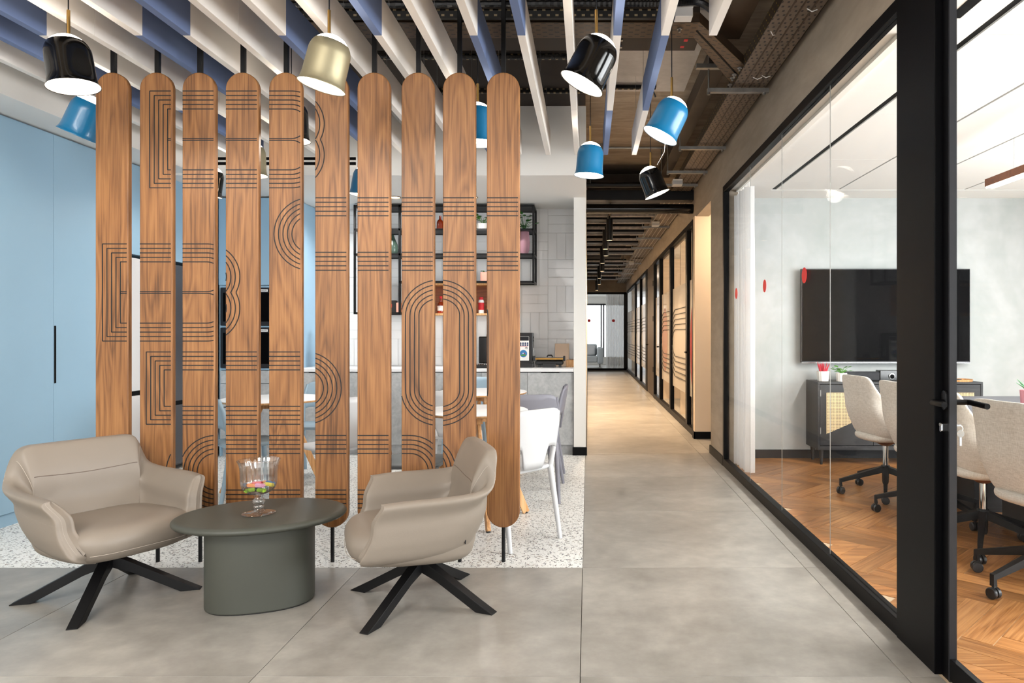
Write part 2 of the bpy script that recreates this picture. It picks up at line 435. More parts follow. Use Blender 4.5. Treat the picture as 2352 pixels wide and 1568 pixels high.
# left wall, back wall, corridor-side wall
struct('wall_left', Bx(-4.55, -4.4, -5.5, 8.1, 0, 3.5), 'white_wall', 'white wall behind the tall blue cabinets', 'wall')
wb = struct('wall_back', Bx(-4.4, -.145, 7.955, 8.1, 0, 3.5), 'grout', 'kitchenette back wall under basket-weave white tiles', 'wall')
tl_h = MB().box(-.148, .148, -.007, 0, -.048, .048).mesh('wall_tile', 'tile_white')
tl_v = MB().box(-.048, .048, -.007, 0, -.148, .148).mesh('wall_tile', 'tile_white')
for i in range(10):
    for j in range(6):
        for k in range(3):
            cx = -.15-.3*i-.15; cz = .90+.3*j+.15
            if (i+j) % 2: p = (cx, 7.955, cz-.1+.1*k); me = tl_h
            else: p = (cx-.1+.1*k, 7.955, cz); me = tl_v
            if p[2]+(.05 if me is tl_h else .15) < 2.72: put(me, 'wall_tile', p, (random.uniform(-.004, .004), 0, random.uniform(-.004, .004)), wb)
struct('wall_corridor', MB().box(-.145, -.02, 7.27, 23.7, 0, 3.5), 'white_wall', 'white wall end between kitchenette counter and corridor', 'wall')
struct('baseboard_corridor', MB().box(-.157, -.008, 7.258, 7.27, 0, .085).box(-.02, -.008, 7.27, 23.7, 0, .085), 'frame_black', 'black baseboard at the foot of the white wall end', 'baseboard')
# soffits
so = struct('ceiling_soffit', Bx(-4.4, -.016, 6.25, 7.955, 2.672, 3.29), 'gypsum', 'white dropped soffit above the kitchenette counter', 'ceiling')
struct('ceiling_soffit_side', Bx(-4.4, -3.49, -2.0, 6.25, 2.69, 3.42), 'gypsum', 'white soffit above the tall blue cabinets', 'ceiling')
# slab and ceiling over lounge and corridor
cs = struct('ceiling', MB().box(-4.55, 3.6, -3.0, 30, 3.42, 3.6), 'slab_concrete', 'exposed brown board-marked concrete slab', 'ceiling')
Bx(-3.49, .845, 4.60, 6.15, 3.385, 3.42).build('pale_slab_strip', 'pale_concrete', cs)
# right wall above and beside the glazing
wr = MB().box(XG, 1.45, -3.0, 8.40, 2.665, 3.42).box(XG, 1.45, 6.70, 7.41, 0, 2.665).box(XG, 1.45, 8.40, 23.7, 2.665, 3.42)
struct('wall_right', wr, 'brown_plaster', 'taupe plaster wall above the glass partition', 'wall')
struct('baseboard_right', MB().box(XG-.014, XG, 6.70, 7.424, 0, .085).box(XG-.014, 1.45, 7.41, 7.424, 0, .085), 'frame_black', 'black baseboard of the taupe pier beside the glass', 'baseboard')
# alcove after the pier
struct('wall_alcove', MB().box(1.283, 2.6, 8.40, 8.52, 0, 2.67).box(2.5, 2.6, 7.25, 8.4, 0, 2.67), 'cream_wall', 'warm lit cream wall of the alcove', 'wall')
struct('baseboard_alcove', MB().box(1.27, 2.5, 8.386, 8.40, 0, .085).box(1.27, 1.283, 8.386, 8.52, 0, .085), 'frame_black', 'black baseboard of the cream alcove wall', 'baseboard')
struct('ceiling_alcove', Bx(1.45, 2.6, 7.25, 8.52, 2.67, 2.75), 'gypsum', 'white ceiling of the alcove', 'ceiling')
struct('floor_alcove', Bx(XG, 2.6, 7.25, 8.52, -.12, 0), 'floor_tile', 'grey floor of the alcove', 'floor')
# meeting room shell
struct('wall_meeting', Bx(1.45, 5.35, 7.12, 7.25, 0, 2.9), 'grey_plaster', 'grey green plaster wall behind the television', 'wall')
struct('baseboard_meeting', Bx(1.45, 5.2, 7.105, 7.12, 0, .085), 'frame_grey', 'dark baseboard under the grey plaster wall', 'baseboard')
struct('wall_meeting_right', MB().box(5.2, 5.35, -3, 7.12, 0, .35).box(5.2, 5.35, -3, 7.12, 2.8, 2.9).box(5.2, 5.35, -3, .5, .35, 2.8).box(5.2, 5.35, 6.7, 7.12, .35, 2.8), 'white_wall', 'white window wall of the meeting room', 'wall')
cm = struct('ceiling_meeting', Bx(1.40, 5.3, -2.5, 7.2, 2.735, 2.85), 'gypsum', 'white panelled ceiling of the meeting room', 'ceiling')
PX = [1.80+.6*k for k in range(6)]; PY = [6.70-1.16*k for k in range(8)]
Bx(1.335, 1.755, -2.4, 7.12, 2.636, 2.735).build('border_panel', 'gypsum', cm)
Bx(1.755, 5.2, 6.725, 7.12, 2.636, 2.735).build('border_panel', 'gypsum', cm)
Bx(1.755, 5.1, -2.4, 6.725, 2.645, 2.735).build('gap_shade_sheet', 'frame_black', cm)  # flat black sheet behind the panels paints the shadow in their gaps
Bx(1.565, 1.62, -2.4, 3.05, 2.634, 2.6362).build('slot_diffuser', 'frame_black', cm)
for i in range(5):
    for j in range(7):
        g = .006 if i else .0
        Bx(PX[i]+g, PX[i+1]-.012, PY[j+1]+.003, PY[j]-.003, 2.636, 2.6455).build('ceiling_panel', 'gypsum', cm)
# herringbone parquet
pf = struct('floor_parquet', Bx(XG, 5.3, -2.5, 7.12, -.12, -.0025), 'parquet_joint', 'herringbone oak parquet floor of the meeting room', 'floor')
PL, PW = .60, .12
pm = MB().box(0, PL-.003, .0015, PW-.0015, -.012, 0).mesh('plank', 'parquet')
cnt = 0
c45 = math.cos(PI/4)
rot = PI/4+PI/2
cr, sr = math.cos(rot), math.sin(rot)
spots = []
for i in range(-60, 60):
    for j in range(-14, 14):
        a, b2 = i*PW+j*PL, i*PW-j*PL
        for oa, ob, ang, ca, cb in ((a, b2, 0, a+PL/2, b2+PW/2), (a+PL+PW, b2+PW-PL, PI/2, a+PL+PW/2, b2+PW-PL/2)):
            x = ca*cr-cb*sr+3.0; y = ca*sr+cb*cr+4.2
            if 1.30 < x < 4.9 and 1.9 < y < 7.12 and x < .66*y+.55:
                spots.append((oa*cr-ob*sr+3.0, oa*sr+ob*cr+4.2, rot+ang, x, y))
spots.sort(key=lambda q: q[4])
rest = MB()
for k, (ox, oy, an, x, y) in enumerate(spots):
    edge = x < 1.62 or y > 6.84
    if edge or k > 290:                         # cut planks along the walls, trimmed to the room
        p = [(0, .001), (PL-.002, .001), (PL-.002, PW-.001), (0, PW-.001)]
        q = [(ox+u*math.cos(an)-v_*math.sin(an), oy+u*math.sin(an)+v_*math.cos(an)) for u, v_ in p]
        def clip(poly, ax, lim, keep_less):
            out = []
            for m_ in range(len(poly)):
                A, B = poly[m_], poly[(m_+1) % len(poly)]
                ia = (A[ax] < lim) == keep_less; ib = (B[ax] < lim) == keep_less
                if ia: out.append(A)
                if ia != ib:
                    t = (lim-A[ax])/(B[ax]-A[ax]); out.append((A[0]+t*(B[0]-A[0]), A[1]+t*(B[1]-A[1])))
            return out
        q = clip(clip(q, 0, XG+.01, False), 1, 7.105, True)
        if len(q) > 2: MB().prism(q, -.012, 0).build('plank', 'parquet_x', pf)
    else: put(pm, 'plank', (ox, oy, 0), (0, 0, an), pf)
# ------------------------------------------------------------------ wooden slat screen with engraved letters
YF, TH = 3.865, .034
LX = [219, 320.5, 418.5, 518, 617.5, 723.5, 820.5, 922, 1017, 1118]
SW = .181
def px2(x, y): return ((x-1350)*YF/F, HC-(y-765)*YF/F)
def arc(cx, cy, r, a0, a1, n=22): return [(cx+r*math.cos(math.radians(a0+(a1-a0)*k/n)), cy+r*math.sin(math.radians(a0+(a1-a0)*k/n))) for k in range(n+1)]
LINES = []           # (polyline in frame pixels, {slat: dx})
D = 10.3
def letterB(xl, yt, r0, cx):
    c1 = yt+4*D+r0; mid1 = c1+r0; mid2 = mid1+3.8; c2 = mid2+r0; ym = (mid1+mid2)/2
    for i in range(5):
        r = r0+D*i; x = xl+D*(4-i)
        if i == 0:
            for c in (c1, c2): LINES.append(([(x, c-r)]+arc(cx, c, r, -90, 90)+[(x, c+r)], {}))
            LINES.append(([(x, c1-r), (x, c2+r)], {}))
        else:
            up = [p for p in arc(cx, c1, r, -90, 90, 60) if p[1] <= ym]; lo = [p for p in arc(cx, c2, r, -90, 90, 60) if p[1] >= ym]
            LINES.append(([(x, c2+r), (x, c1-r)]+up+lo+[(x, c2+r)], {}))
letterB(344, 209, 34, 669.6)
letterB(235.5, 560, 34.2, 475.5)
for i in range(5):                       # wide O running off to the right
    r = 42+D*i; cy = 537.3
    LINES.append(([(1600, cy-r)]+arc(712.5, cy, r, -90, -270)+[(1600, cy+r)], {}))
for i in range(5):                       # D
    r = 41.8+D*i; x = 336+D*(4-i); cy = 891
    LINES.append(([(x, cy+r), (x, cy-r), (701, cy-r)]+arc(701, cy, r, -90, 90)+[(x, cy+r)], {}))
for i in range(5):                       # upright 0
    h = 46.7+D*i; a = 38+D*i*1.12; t = 685.7-D*i*1.04; bt = 934+D*i*1.04
    pts = []
    for k in range(25):
        an = -PI+PI*k/24; pts.append((1009+h*math.cos(an), t+46+a*1.05*(math.sin(an)) if False else t+a+a*math.sin(an)))
    for k in range(25):
        an = PI*k/24; pts.append((1009+h*math.cos(an), bt-a+a*math.sin(an)))
    LINES.append((pts+[pts[0]], {10: 24} if i == 4 else {}))
for i in range(5):                       # low O
    r = 42+D*i; cy = 1083
    LINES.append(([(495, cy-r), (942, cy-r)]+arc(942, cy, r, -90, 90)+arc(495, cy, r, 90, 270), {2: -30, 9: 22}))
def clipseg(p, q, a, b):
    (x0, z0), (x1, z1) = p, q
    t0, t1 = 0.0, 1.0; d = x1-x0
    if abs(d) < 1e-9: return (p, q) if a <= x0 <= b else None
    ta, tb = (a-x0)/d, (b-x0)/d
    if ta > tb: ta, tb = tb, ta
    t0, t1 = max(t0, ta), min(t1, tb)
    if t0 >= t1: return None
    return ((x0+d*t0, z0+(z1-z0)*t0), (x0+d*t1, z0+(z1-z0)*t1))
ordn = ['first', 'second', 'third', 'fourth', 'fifth', 'sixth', 'seventh', 'eighth', 'ninth', 'tenth', 'eleventh', 'twelfth', 'thirteenth', 'fourteenth', 'fifteenth', 'sixteenth', 'seventeenth']
ZB, ZT = .193, 2.703
sdesc = ['plain upper half and engraved square corners, leftmost of the screen', 'engraved square letter corners, second from the left', 'engraved straight lines and low arcs, third from the left',
 'engraved scalloped arcs at mid height, fourth from the left', 'engraved left-hand semicircle arcs, fifth from the left', 'dark knots and right-hand arcs behind the gold lamp', 'only straight engraved lines, seventh from the left',
 'left half of an engraved oval ring, eighth from the left', 'right half of an engraved oval ring, ninth from the left', 'long plain grain down to a rounded foot, rightmost of the screen']
for s, lx in enumerate(LX):
    xl = (lx-1350)*YF/F; xc = xl+SW/2
    t = thing('screen_slat', 'oak slat with '+sdesc[s], 'slat', (xc, YF+TH/2, 0), 0, 'oak slats of the screen')
    r = SW/2; poly = []
    for k in range(25): poly.append((r*math.cos(PI*k/24), ZT-r+r*math.sin(PI*k/24)))
    for k in range(25): poly.append((r*math.cos(PI+PI*k/24), ZB+r+r*math.sin(PI+PI*k/24)))
    MB().prism(poly, -TH/2, TH/2, lambda a, b, c: (a, c, b)).build('board', 'oak', t, bevel=.005, seg=3, smooth=True, angle=30)
    Bx(-.012, .012, -.012, .012, ZT-.002, 3.42).build('hanger_rod', 'black_metal', t, bevel=.002)
    MB().cyl((0, 0, 0), (0, 0, ZB+.002), .0105, 14).build('foot_rod', 'black_metal', t, smooth=True)
    hw = .0029; a, b = -SW/2+.0025, SW/2-.009
    def flush(g):
        if g.v: g.build('engraved_line', 'print_black', t)
    for poly, off in LINES:
        dx = off.get(s+1, 0); g = MB()
        P = [px2(x+dx, y) for x, y in poly]; P = [(x-xc, z) for x, z in P]
        for p, q in zip(P[:-1], P[1:]):
            e = clipseg(p, q, a, b)
            if not e: flush(g); g = MB(); continue
            (x0, z0), (x1, z1) = e; d = math.hypot(x1-x0, z1-z0)
            if d < 1e-6: continue
            if abs(e[0][0]-p[0])+abs(e[0][1]-p[1]) > 1e-7: flush(g); g = MB()
            ux, uz = (x1-x0)/d, (z1-z0)/d; x0 -= ux*.0008; x1 += ux*.0008; z0 -= uz*.0008; z1 += uz*.0008
            nx, nz = -uz*hw, ux*hw
            q4 = [(x0+nx, z0+nz), (x1+nx, z1+nz), (x1-nx, z1-nz), (x0-nx, z0-nz)]
            g.prism(q4, -TH/2-.0006, -TH/2+.002, lambda u, v_, c: (u, c, v_))
        flush(g)

# ------------------------------------------------------------------ ceiling baffles
SEG = [2.39, 3.583, 4.79, 5.98]
BC = {-1: 'www', 0: 'bbw', 1: 'bwb', 2: 'www', 3: 'wbw', 4: 'bww', 5: 'wwb', 6: 'wbw', 7: 'www', 8: 'bww', 9: 'wwb', 10: 'wbw', 11: 'bww', 12: 'www', 13: 'bwb', 14: 'wbw', 15: 'w'}
for n_, (k, cs_) in enumerate(sorted(BC.items())):
    x = (98.3+109.95*(k-1)-1350)*.002225
    kind = {'www': 'all white', 'w': 'short white single-panel'}.get(cs_, 'white and blue')
    t = thing('ceiling_baffle', kind+' hanging ceiling baffle, '+ordn[n_]+' counted from the left soffit', 'baffle', (x, 0, 2.785), 0, 'hanging ceiling baffles')
    if k in (-1, 15): t['label'] = ('all white hanging baffle beside the left soffit, leftmost of all' if k < 0 else 'short single-panel white baffle nearest the cable trays, rightmost of all')
    for i, c in enumerate(cs_):
        Bx(-.0205, .0205, SEG[i]+.0008, SEG[i+1]-.0008, 0, .205).build('baffle_panel', 'baffle_white' if c == 'w' else 'baffle_blue', t, bevel=.0015)
    for i in range(len(cs_)):
        for y in (SEG[i]+.2, SEG[i+1]-.2): MB().cyl((0, y, .203), (0, y, .635), .0012, 5).build('suspension_wire', 'galvanised', t)

# ------------------------------------------------------------------ pendant lamps
def pendant(x, y, mat, desc, tilt, power=9, az=0):
    top = .61 if y < 3.8 else (.45 if 4.13 < y < 4.37 and x < .3 else ((.604 if y > 5.5 else .64) if y > 5 and x < -.02 else .77))
    t = thing('pendant_lamp', desc, 'lamp', (x, y, 2.65), 0, 'dome pendant lamps')
    MB().cyl((0, 0, .11), (0, 0, top), .003, 6).build('cord', 'black_plastic', t, smooth=True)
    MB().cyl((0, 0, -.004), (0, 0, .112), .0075, 12).build('stem', 'brass', t, smooth=True)
    R_ = Matrix.Rotation(az, 4, 'Z') @ Matrix.Rotation(math.radians(tilt), 4, 'Y')
    C = Matrix.Translation((0, 0, -.095)) @ R_
    R0 = .0945; cap = [(R0*.985*math.sin(a), R0*.985*math.cos(a)) for a in np.linspace(0, 1.3, 8)]
    MB().lathe([(max(r, 1e-7), z) for r, z in cap]+[(.085, 0.0), (1e-7, 0.0)], 20, Matrix.Translation((0, 0, -.095))).build('opal_globe', 'opal', t, smooth=True)
    out = [(R0*math.sin(a), R0*math.cos(a)) for a in np.linspace(.95, PI/2, 12)]
    out += [(.0955, -.03), (.0962, -.07), (.0972, -.105), (.1, -.13), (.105, -.146), (.1095, -.152)]
    inn = [(r-.0035, z) for r, z in reversed(out)]
    MB().lathe(out, 40, C).build('shade', mat, t, smooth=True, angle=60).modifiers.new('solid', 'SOLIDIFY').thickness = -.001
    MB().lathe([(.1085, -.1515)]+inn[1:-8], 40, C).build('shade_lining', 'lamp_white', t, smooth=True, angle=60)
    MB().lathe([(1e-7, -.128), (.05, -.1275), (.0955, -.127)], 32, C).build('diffuser', 'opal_disc', t, smooth=True)
    l = lamp('pendant_light', 'SPOT', (0, 0, 0), power, (1, .93, .84), .06, 160, .5, t)
    l.matrix_local = C @ Matrix.Translation((0, 0, -.16))
    return t
pendant(-2.408, 3.25, 'black_gloss', 'glossy black dome pendant at the top left in front of the first slat', -9)
pendant(-1.199, 3.25, 'brass_shade', 'brushed gold dome pendant in front of the sixth slat', 14)
pendant(.040, 3.25, 'black_gloss', 'glossy black dome pendant tilted left over the walkway', 27)
pendant(.492, 4.107, 'blue_shade', 'blue dome pendant tilted left nearest the cable trays', 27)
pendant(.019, 5.07, 'blue_shade', 'upright blue dome pendant in front of the white soffit edge', 4)
pendant(.52, 5.81, 'black_gloss', 'small glossy black dome pendant tilted right over the corridor mouth', -22)
pendant(-2.907, 4.08, 'blue_shade', 'blue dome pendant hanging by the blue cabinets behind the first slat', 24)
pendant(-.66, 4.207, 'blue_shade', 'blue dome pendant seen between the ninth and tenth slats', 0)
pendant(-1.755, 4.15, 'black_gloss', 'black dome pendant seen between the fifth and sixth slats', 0)
pendant(-2.43, 5.07, 'brass_shade', 'gold dome pendant seen between the fourth and fifth slats', 0)
pendant(-3.12, 5.81, 'black_gloss', 'black dome pendant seen between the third and fourth slats', 10)
pendant(-1.85, 5.81, 'blue_shade', 'blue dome pendant seen between the sixth and seventh slats', 8)
# ------------------------------------------------------------------ upholstered shells (armchairs, meeting chairs)
class Shell:
    """U-shaped bucket: rows of control points from underside over the rim to the inside, columns round the back."""
    def __init__(s, half, th, zin, flare=.3, nose=.02, inmid=1.0):
        cols = [[np.array(p, float) for p in c] for c in half]
        full = [[p*np.array([1, -1, 1]) for p in c] for c in cols[:0:-1]]+cols
        n = len(full); ctr = []
        for k, c in enumerate(full):
            a = full[max(k-1, 0)][0]; b = full[min(k+1, n-1)][0]
            d = b-a; d[2] = 0; d /= np.linalg.norm(d); inw = np.array([d[1], -d[0], 0.])
            if np.dot(inw[:2], np.array([.05, 0])-c[0][:2]) < 0: inw = -inw
            rim, mid, low, bot = c
            um = mid*.5+rim*.5; um[:2] = mid[:2]*(1-flare)+rim[:2]*flare
            lo2 = low+inw*th*.9; lo2[2] = zin
            ctr.append([bot, low, (low+mid)/2+(-inw)*.012, mid, um, rim, rim+inw*th*.45+np.array([0, 0, th*.24]), rim+inw*th*.9+np.array([0, 0, -.004]),
                        um+inw*th*1.05, mid+inw*th*1.1*inmid, (lo2+mid+inw*th*1.1)/2, lo2])
        def closing(c, nb, d):
            out = []
            m = len(c)
            for j in range(m):
                jj = {0: 11, 1: 11, 2: 10, 3: 9, 4: 8, 5: 7, 6: 6, 7: 5, 8: 4, 9: 3, 10: 2, 11: 1}[j]
                out.append((c[j]+c[jj])/2+d)
            return out
        f = np.array([1., 0, 0])*nose
        ctr = [closing(ctr[0], 0, f)]+ctr+[closing(ctr[-1], 0, f)]
        # a half step before the end keeps the edge full
        ctr.insert(1, [a*.45+b*.55+f*.12 for a, b in zip(ctr[0], ctr[1])]); ctr.insert(-1, [a*.45+b*.55+f*.12 for a, b in zip(ctr[-1], ctr[-2])])
        s.C = np.array(ctr)
        s.G = crm(crm(s.C, 97, 0), 67, 1)
    def mb(s): return MB().grid(s.G)
    def at(s, u, v, off=0.0):            # u 0..1 round, v 0..1 over
        a, b, _ = s.G.shape; x, y = u*(a-1), v*(b-1); i, j = min(int(x), a-2), min(int(y), b-2); fx, fy = x-i, y-j
        p = (s.G[i, j]*(1-fx)+s.G[i+1, j]*fx)*(1-fy)+(s.G[i, j+1]*(1-fx)+s.G[i+1, j+1]*fx)*fy
        du = s.G[i+1, j]-s.G[i, j]; dv = s.G[i, j+1]-s.G[i, j]; nn = np.cross(du, dv); L = np.linalg.norm(nn)
        return p+(nn/L*off if L > 1e-12 else 0)
    def line(s, pts, off=0.0, n=40):
        P = crm(np.array(pts, float), n); return [s.at(u, v, off) for u, v in P]

half_arm = [
 [(-.325, 0, .714), (-.278, 0, .48), (-.205, 0, .30), (-.10, 0, .24)],
 [(-.322, .14, .714), (-.275, .135, .48), (-.20, .12, .30), (-.10, .08, .24)],
 [(-.310, .238, .710), (-.262, .225, .475), (-.185, .185, .298), (-.09, .12, .238)],
 [(-.297, .284, .668), (-.250, .265, .465), (-.165, .222, .293), (-.07, .14, .236)],
 [(-.272, .320, .576), (-.215, .294, .45), (-.125, .243, .29), (-.04, .15, .232)],
 [(-.190, .347, .545), (-.140, .315, .43), (-.06, .262, .286), (0, .16, .23)],
 [(-.04, .360, .538), (-.01, .323, .418), (.04, .272, .283), (.05, .16, .23)],
 [(.10, .362, .536), (.125, .325, .412), (.155, .276, .281), (.12, .16, .23)],
 [(.19, .357, .530), (.23, .318, .405), (.275, .270, .28), (.2, .15, .23)]]
ARM = Shell(half_arm, .072, .33, flare=.2)
def cushion(cx, sx, sy, levels, p=3.0, slope=.0, n=56, front=0):
    mb = MB(); G = []
    for z, k, dx in levels:
        ring = []
        for i in range(n):
            a, b = sup(2*PI*i/n, p); x = cx+dx+a*sx*k; y = b*sy*k
            ring.append((x, y*(1-front*max(0, a)**3), z+slope*(x-cx)))
        G.append(ring)
    mb.grid(np.swapaxes(np.array(crm(np.array(G), 28)), 0, 1), closeu=True)
    m = len(mb.v)//n
    mb.f.append(tuple(i*m for i in range(n))); mb.f.append(tuple(i*m+m-1 for i in range(n)))
    return mb
def armchair(loc, rz, label, base):
    t = thing('lounge_armchair', label, 'armchair', loc, rz, 'taupe leather lounge chairs')
    ARM.mb().build('shell', 'leather', t, smooth=True, angle=80)
    st = MB()
    for sgn in (0, 1):
        e = (lambda u: u) if sgn == 0 else (lambda u: 1-u)
        st.tube(ARM.line([(e(.30), .10), (e(.302), .25), (e(.315), .42), (e(.33), .50)], .0012), .0013, 5)      # outer back-arm seam
        st.tube(ARM.line([(e(.34), .56), (e(.335), .68), (e(.33), .80), (e(.33), .95)], -.0005), .0011, 5)       # inner back-arm seam
        st.tube(ARM.line([(e(.055), .335), (e(.10), .325), (e(.2), .325), (e(.30), .36)], .0012), .0013, 5)     # under the flared arm
        st.tube(ARM.line([(e(.03), .12), (e(.033), .3), (e(.037), .44), (e(.06), .5)], .001), .0012, 5)         # front arm edge
        st.tube(ARM.line([(e(.06), .49), (e(.2), .475), (e(.32), .475), (e(.40), .475), (.5, .475)], .001), .0011, 5)
    st.build('stitching', 'stitch', t, smooth=True)
    MB().tube(ARM.line([(.385, .725), (.44, .735), (.5, .74), (.56, .735), (.615, .725)], .0), .0022, 6).build('back_crease', 'seam', t, smooth=True)
    lv = [(.236, .60, -.01), (.243, .80, 0), (.266, .92, .004), (.30, .975, .008), (.335, .995, .006), (.362, .975, 0), (.382, .92, -.006), (.394, .80, -.012), (.401, .5, -.02), (.402, .02, -.02)]
    cushion(.045, .290, .284, lv, 3.8, .03, front=.04).build('seat_cushion', 'leather', t, smooth=True, angle=80)
    pts = [(.045+.006+a*.2885, b*.2815*(1-.04*max(0, a)**3), .288+.03*(a*.29)) for a, b in (sup(q, 3.8) for q in np.linspace(-.70, .70, 40))]
    MB().tube(pts, .0012, 5).build('front_seam', 'stitch', t, smooth=True)
    MB().cyl((0, 0, .185), (0, 0, .232), .05, 20).build('swivel_plate', 'leg_black', t, smooth=True)
    for k in range(4):
        a = base+k*PI/2-rz; c, s_ = math.cos(a), math.sin(a)
        r1 = .40
        mb = MB(); w0, w1 = .024, .022
        prof = [(.0, .212, .150), (.10, .162, .113), (r1-.085, .0465, .0), (r1, .003, .0)]
        v = []; 
        for r, zt, zb in prof:
            ww = w0+(w1-w0)*r/r1
            for side, z in ((-1, zb), (1, zb), (1, zt), (-1, zt)): v.append((r*c-side*ww*s_, r*s_+side*ww*c, max(z, 0)))
        f = [(0, 1, 2, 3), (12, 15, 14, 13)]
        for i in range(3): f += [(i*4+j, (i+1)*4+j, (i+1)*4+(j+1) % 4, i*4+(j+1) % 4) for j in range(4)]
        mb.add(v, f); mb.build('leg', 'leg_black', t, bevel=.003, seg=2)
    # small woven brand tab on the outer seam
    p = ARM.at(.700, .15, .003); Bx(-.002, .002, -.006, .006, -.014, .014).build('fabric_tab', 'black_plastic', t, loc=tuple(p))
    return t
armchair((-2.305, 3.375, 0), math.radians(-30.5), 'taupe leather armchair on crossed legs beside the tall blue cabinets', math.radians(15))
armchair((-.79, 3.315, 0), math.radians(201), 'taupe leather armchair on crossed legs, right of the oval table before the last slats', math.radians(-22.5))

# oval coffee table
tb = thing('coffee_table', 'olive grey oval coffee table with a drum base between the armchairs', 'table', (-1.561, 3.36, 0), math.radians(18))
def oval(a, b, p=2.0, n=72): return [(a*x, b*y) for x, y in (sup(2*PI*i/n, p) for i in range(n))]
mb = MB(); pr = [(.376, .296, .378), (.3835, .3035, .386), (.3845, .3045, .393), (.380, .300, .401), (.368, .288, .4075), (.355, .275, .409)]
G = np.array([[(x, y, z) for x, y in oval(a, b)] for a, b, z in pr]); mb.grid(np.swapaxes(G, 0, 1), closeu=True)
m_ = len(pr); mb.f.append(tuple(i*m_ for i in range(72))); mb.f.append(tuple(i*m_+m_-1 for i in range(72)))
mb.build('table_top', 'table_green', tb, smooth=True, angle=50)
MB().prism(oval(.238, .185, 2.5), .004, .380, lambda a, b, c: (a+.0, b-.035, c)).build('drum_base', 'table_green', tb, smooth=True, bevel=.006, angle=30)
MB().prism(oval(.23, .177, 2.5), .0, .004, lambda a, b, c: (a, b-.035, c)).build('glide', 'black_plastic', tb)

# footed crystal goblet with wrapped sweets
gx, gy, gz = -1.563, 3.33, .409
gb = thing('glass_goblet', 'clear fluted glass goblet holding sweets on the coffee table', 'goblet', (gx, gy, gz))
def flute(k, r, z): return 1+(.016*math.cos(k*2*PI/6) if z > .09 else 0)
bowl = [(.012, .092), (.035, .096), (.058, .106), (.073, .124), (.0795, .146), (.080, .175), (.0815, .205), (.0855, .23), (.092, .248), (.0955, .255)]
bowl = [tuple(p) for p in crm(np.array(bowl), 26)]
wall = bowl+[(r-.0028, z+.001) for r, z in reversed(bowl)]
MB().lathe(wall, 108, ripple=flute).build('bowl', 'crystal', gb, smooth=True, angle=70)
stem = [(.0005, .002), (.072, .002), (.075, .004), (.072, .007), (.04, .012), (.022, .017), (.019, .024), (.024, .030), (.024, .036), (.020, .041), (.027, .050), (.029, .058), (.027, .066), (.019, .074), (.017, .081), (.022, .088), (.018, .0935), (.0005, .0935)]
MB().lathe(stem, 48).build('stem_and_foot', 'crystal', gb, smooth=True, angle=60)
sweets = [('navy', -.045, -.015, .135, .1, .3), ('orange', -.018, -.03, .140, .25, .1), ('pink', .022, -.036, .141, -.1, .05), ('lime', -.022, -.042, .120, .6, -.1), ('lime', .030, -.038, .119, -.3, .0), ('navy', .0, -.012, .118, .5, .2),
 ('yellow', .05, .0, .138, .8, .3), ('blue', .045, .022, .140, .2, .2), ('orange', .015, .04, .139, 2.4, .1), ('red', .002, -.02, .148, .2, .0), ('navy', -.035, .03, .130, 1.2, .2), ('green', 0, 0, 0, 0, 0)]
for c, x, y, z, rz, ry in sweets[:-1]:
    mb = MB().obox((0, 0, 0), (.042, .019, .017), Matrix.Identity(3))
    dsc = {'navy': 'navy blue', 'lime': 'lime green'}.get(c, c)
    where = ('at the left' if x < -.03 else 'near the middle' if x < .012 else 'at the right')+(' front' if y < -.025 else ' rear' if y > .02 else '')
    t = thing('wrapped_sweet', dsc+' wrapped sweet '+where+' in the glass goblet', 'sweet', (gx+x, gy+y, gz+z), rz, 'wrapped sweets in the goblet')
    t.rotation_euler = (0, ry, rz)
    mb.build('wrapper', 'candy_'+c, t, bevel=.004)
    tw = MB()
    for sg in (-1, 1): tw.add([(sg*.018, -.003, 0), (sg*.018, .003, 0), (sg*.025, .009, .003), (sg*.025, -.009, -.003), (sg*.0255, .009, .0025), (sg*.0255, -.009, -.0035)], [(0, 1, 2, 3), (2, 4, 5, 3)])
    tw.build('twist', 'candy_'+c, t)
    if c in ('pink', 'orange'): Bx(-.012, .012, -.0085, -.008, -.004, .004).build('print', 'candy_red' if c == 'pink' else 'label_white', t)
# ------------------------------------------------------------------ tall blue cabinets and refrigerators on the left
XC = -3.795
def tall(y0, y1, z0, z1, label, handle=None, name='tall_cabinet'):
    t = thing(name, label, 'cabinet', (XC, y0, 0), 0, 'blue cabinets')
    d = y1-y0
    Bx(-.58, -.02, 0, d, max(z0, .0), z1).build('body', 'cabinet_blue', t)
    dr = Bx(-.0195, 0, .0015, d-.0015, max(z0, .085), z1-.012).build('door', 'cabinet_blue', t, bevel=.001)
    if handle:
        Bx(-.004, .0035, .004, .022, handle[0], handle[1]).build('handle', 'frame_black', dr, bevel=.002)
    if z0 < .05: Bx(-.02, -.012, 0, d, 0, .08).build('plinth', 'cabinet_blue', t)
    return t
tall(3.78, 4.38, 0, 2.685, 'tall blue cabinet nearest the camera at the left frame edge')
tall(4.38, 4.98, 0, 2.685, 'tall blue cabinet beside the door handle, behind the left armchair')
tall(4.98, 5.58, 0, 2.685, 'tall blue cabinet with a long black recessed handle', (.909, 1.318))
tall(5.585, 6.245, 1.925, 2.685, 'blue overhead cabinet above the white refrigerator', name='overhead_cabinet')
tall(6.25, 6.90, 1.925, 2.685, 'blue overhead cabinet above the dark grey refrigerator', name='overhead_cabinet')
tall(6.905, 7.19, 0, 2.685, 'narrow blue filler cabinet next to the ovens')
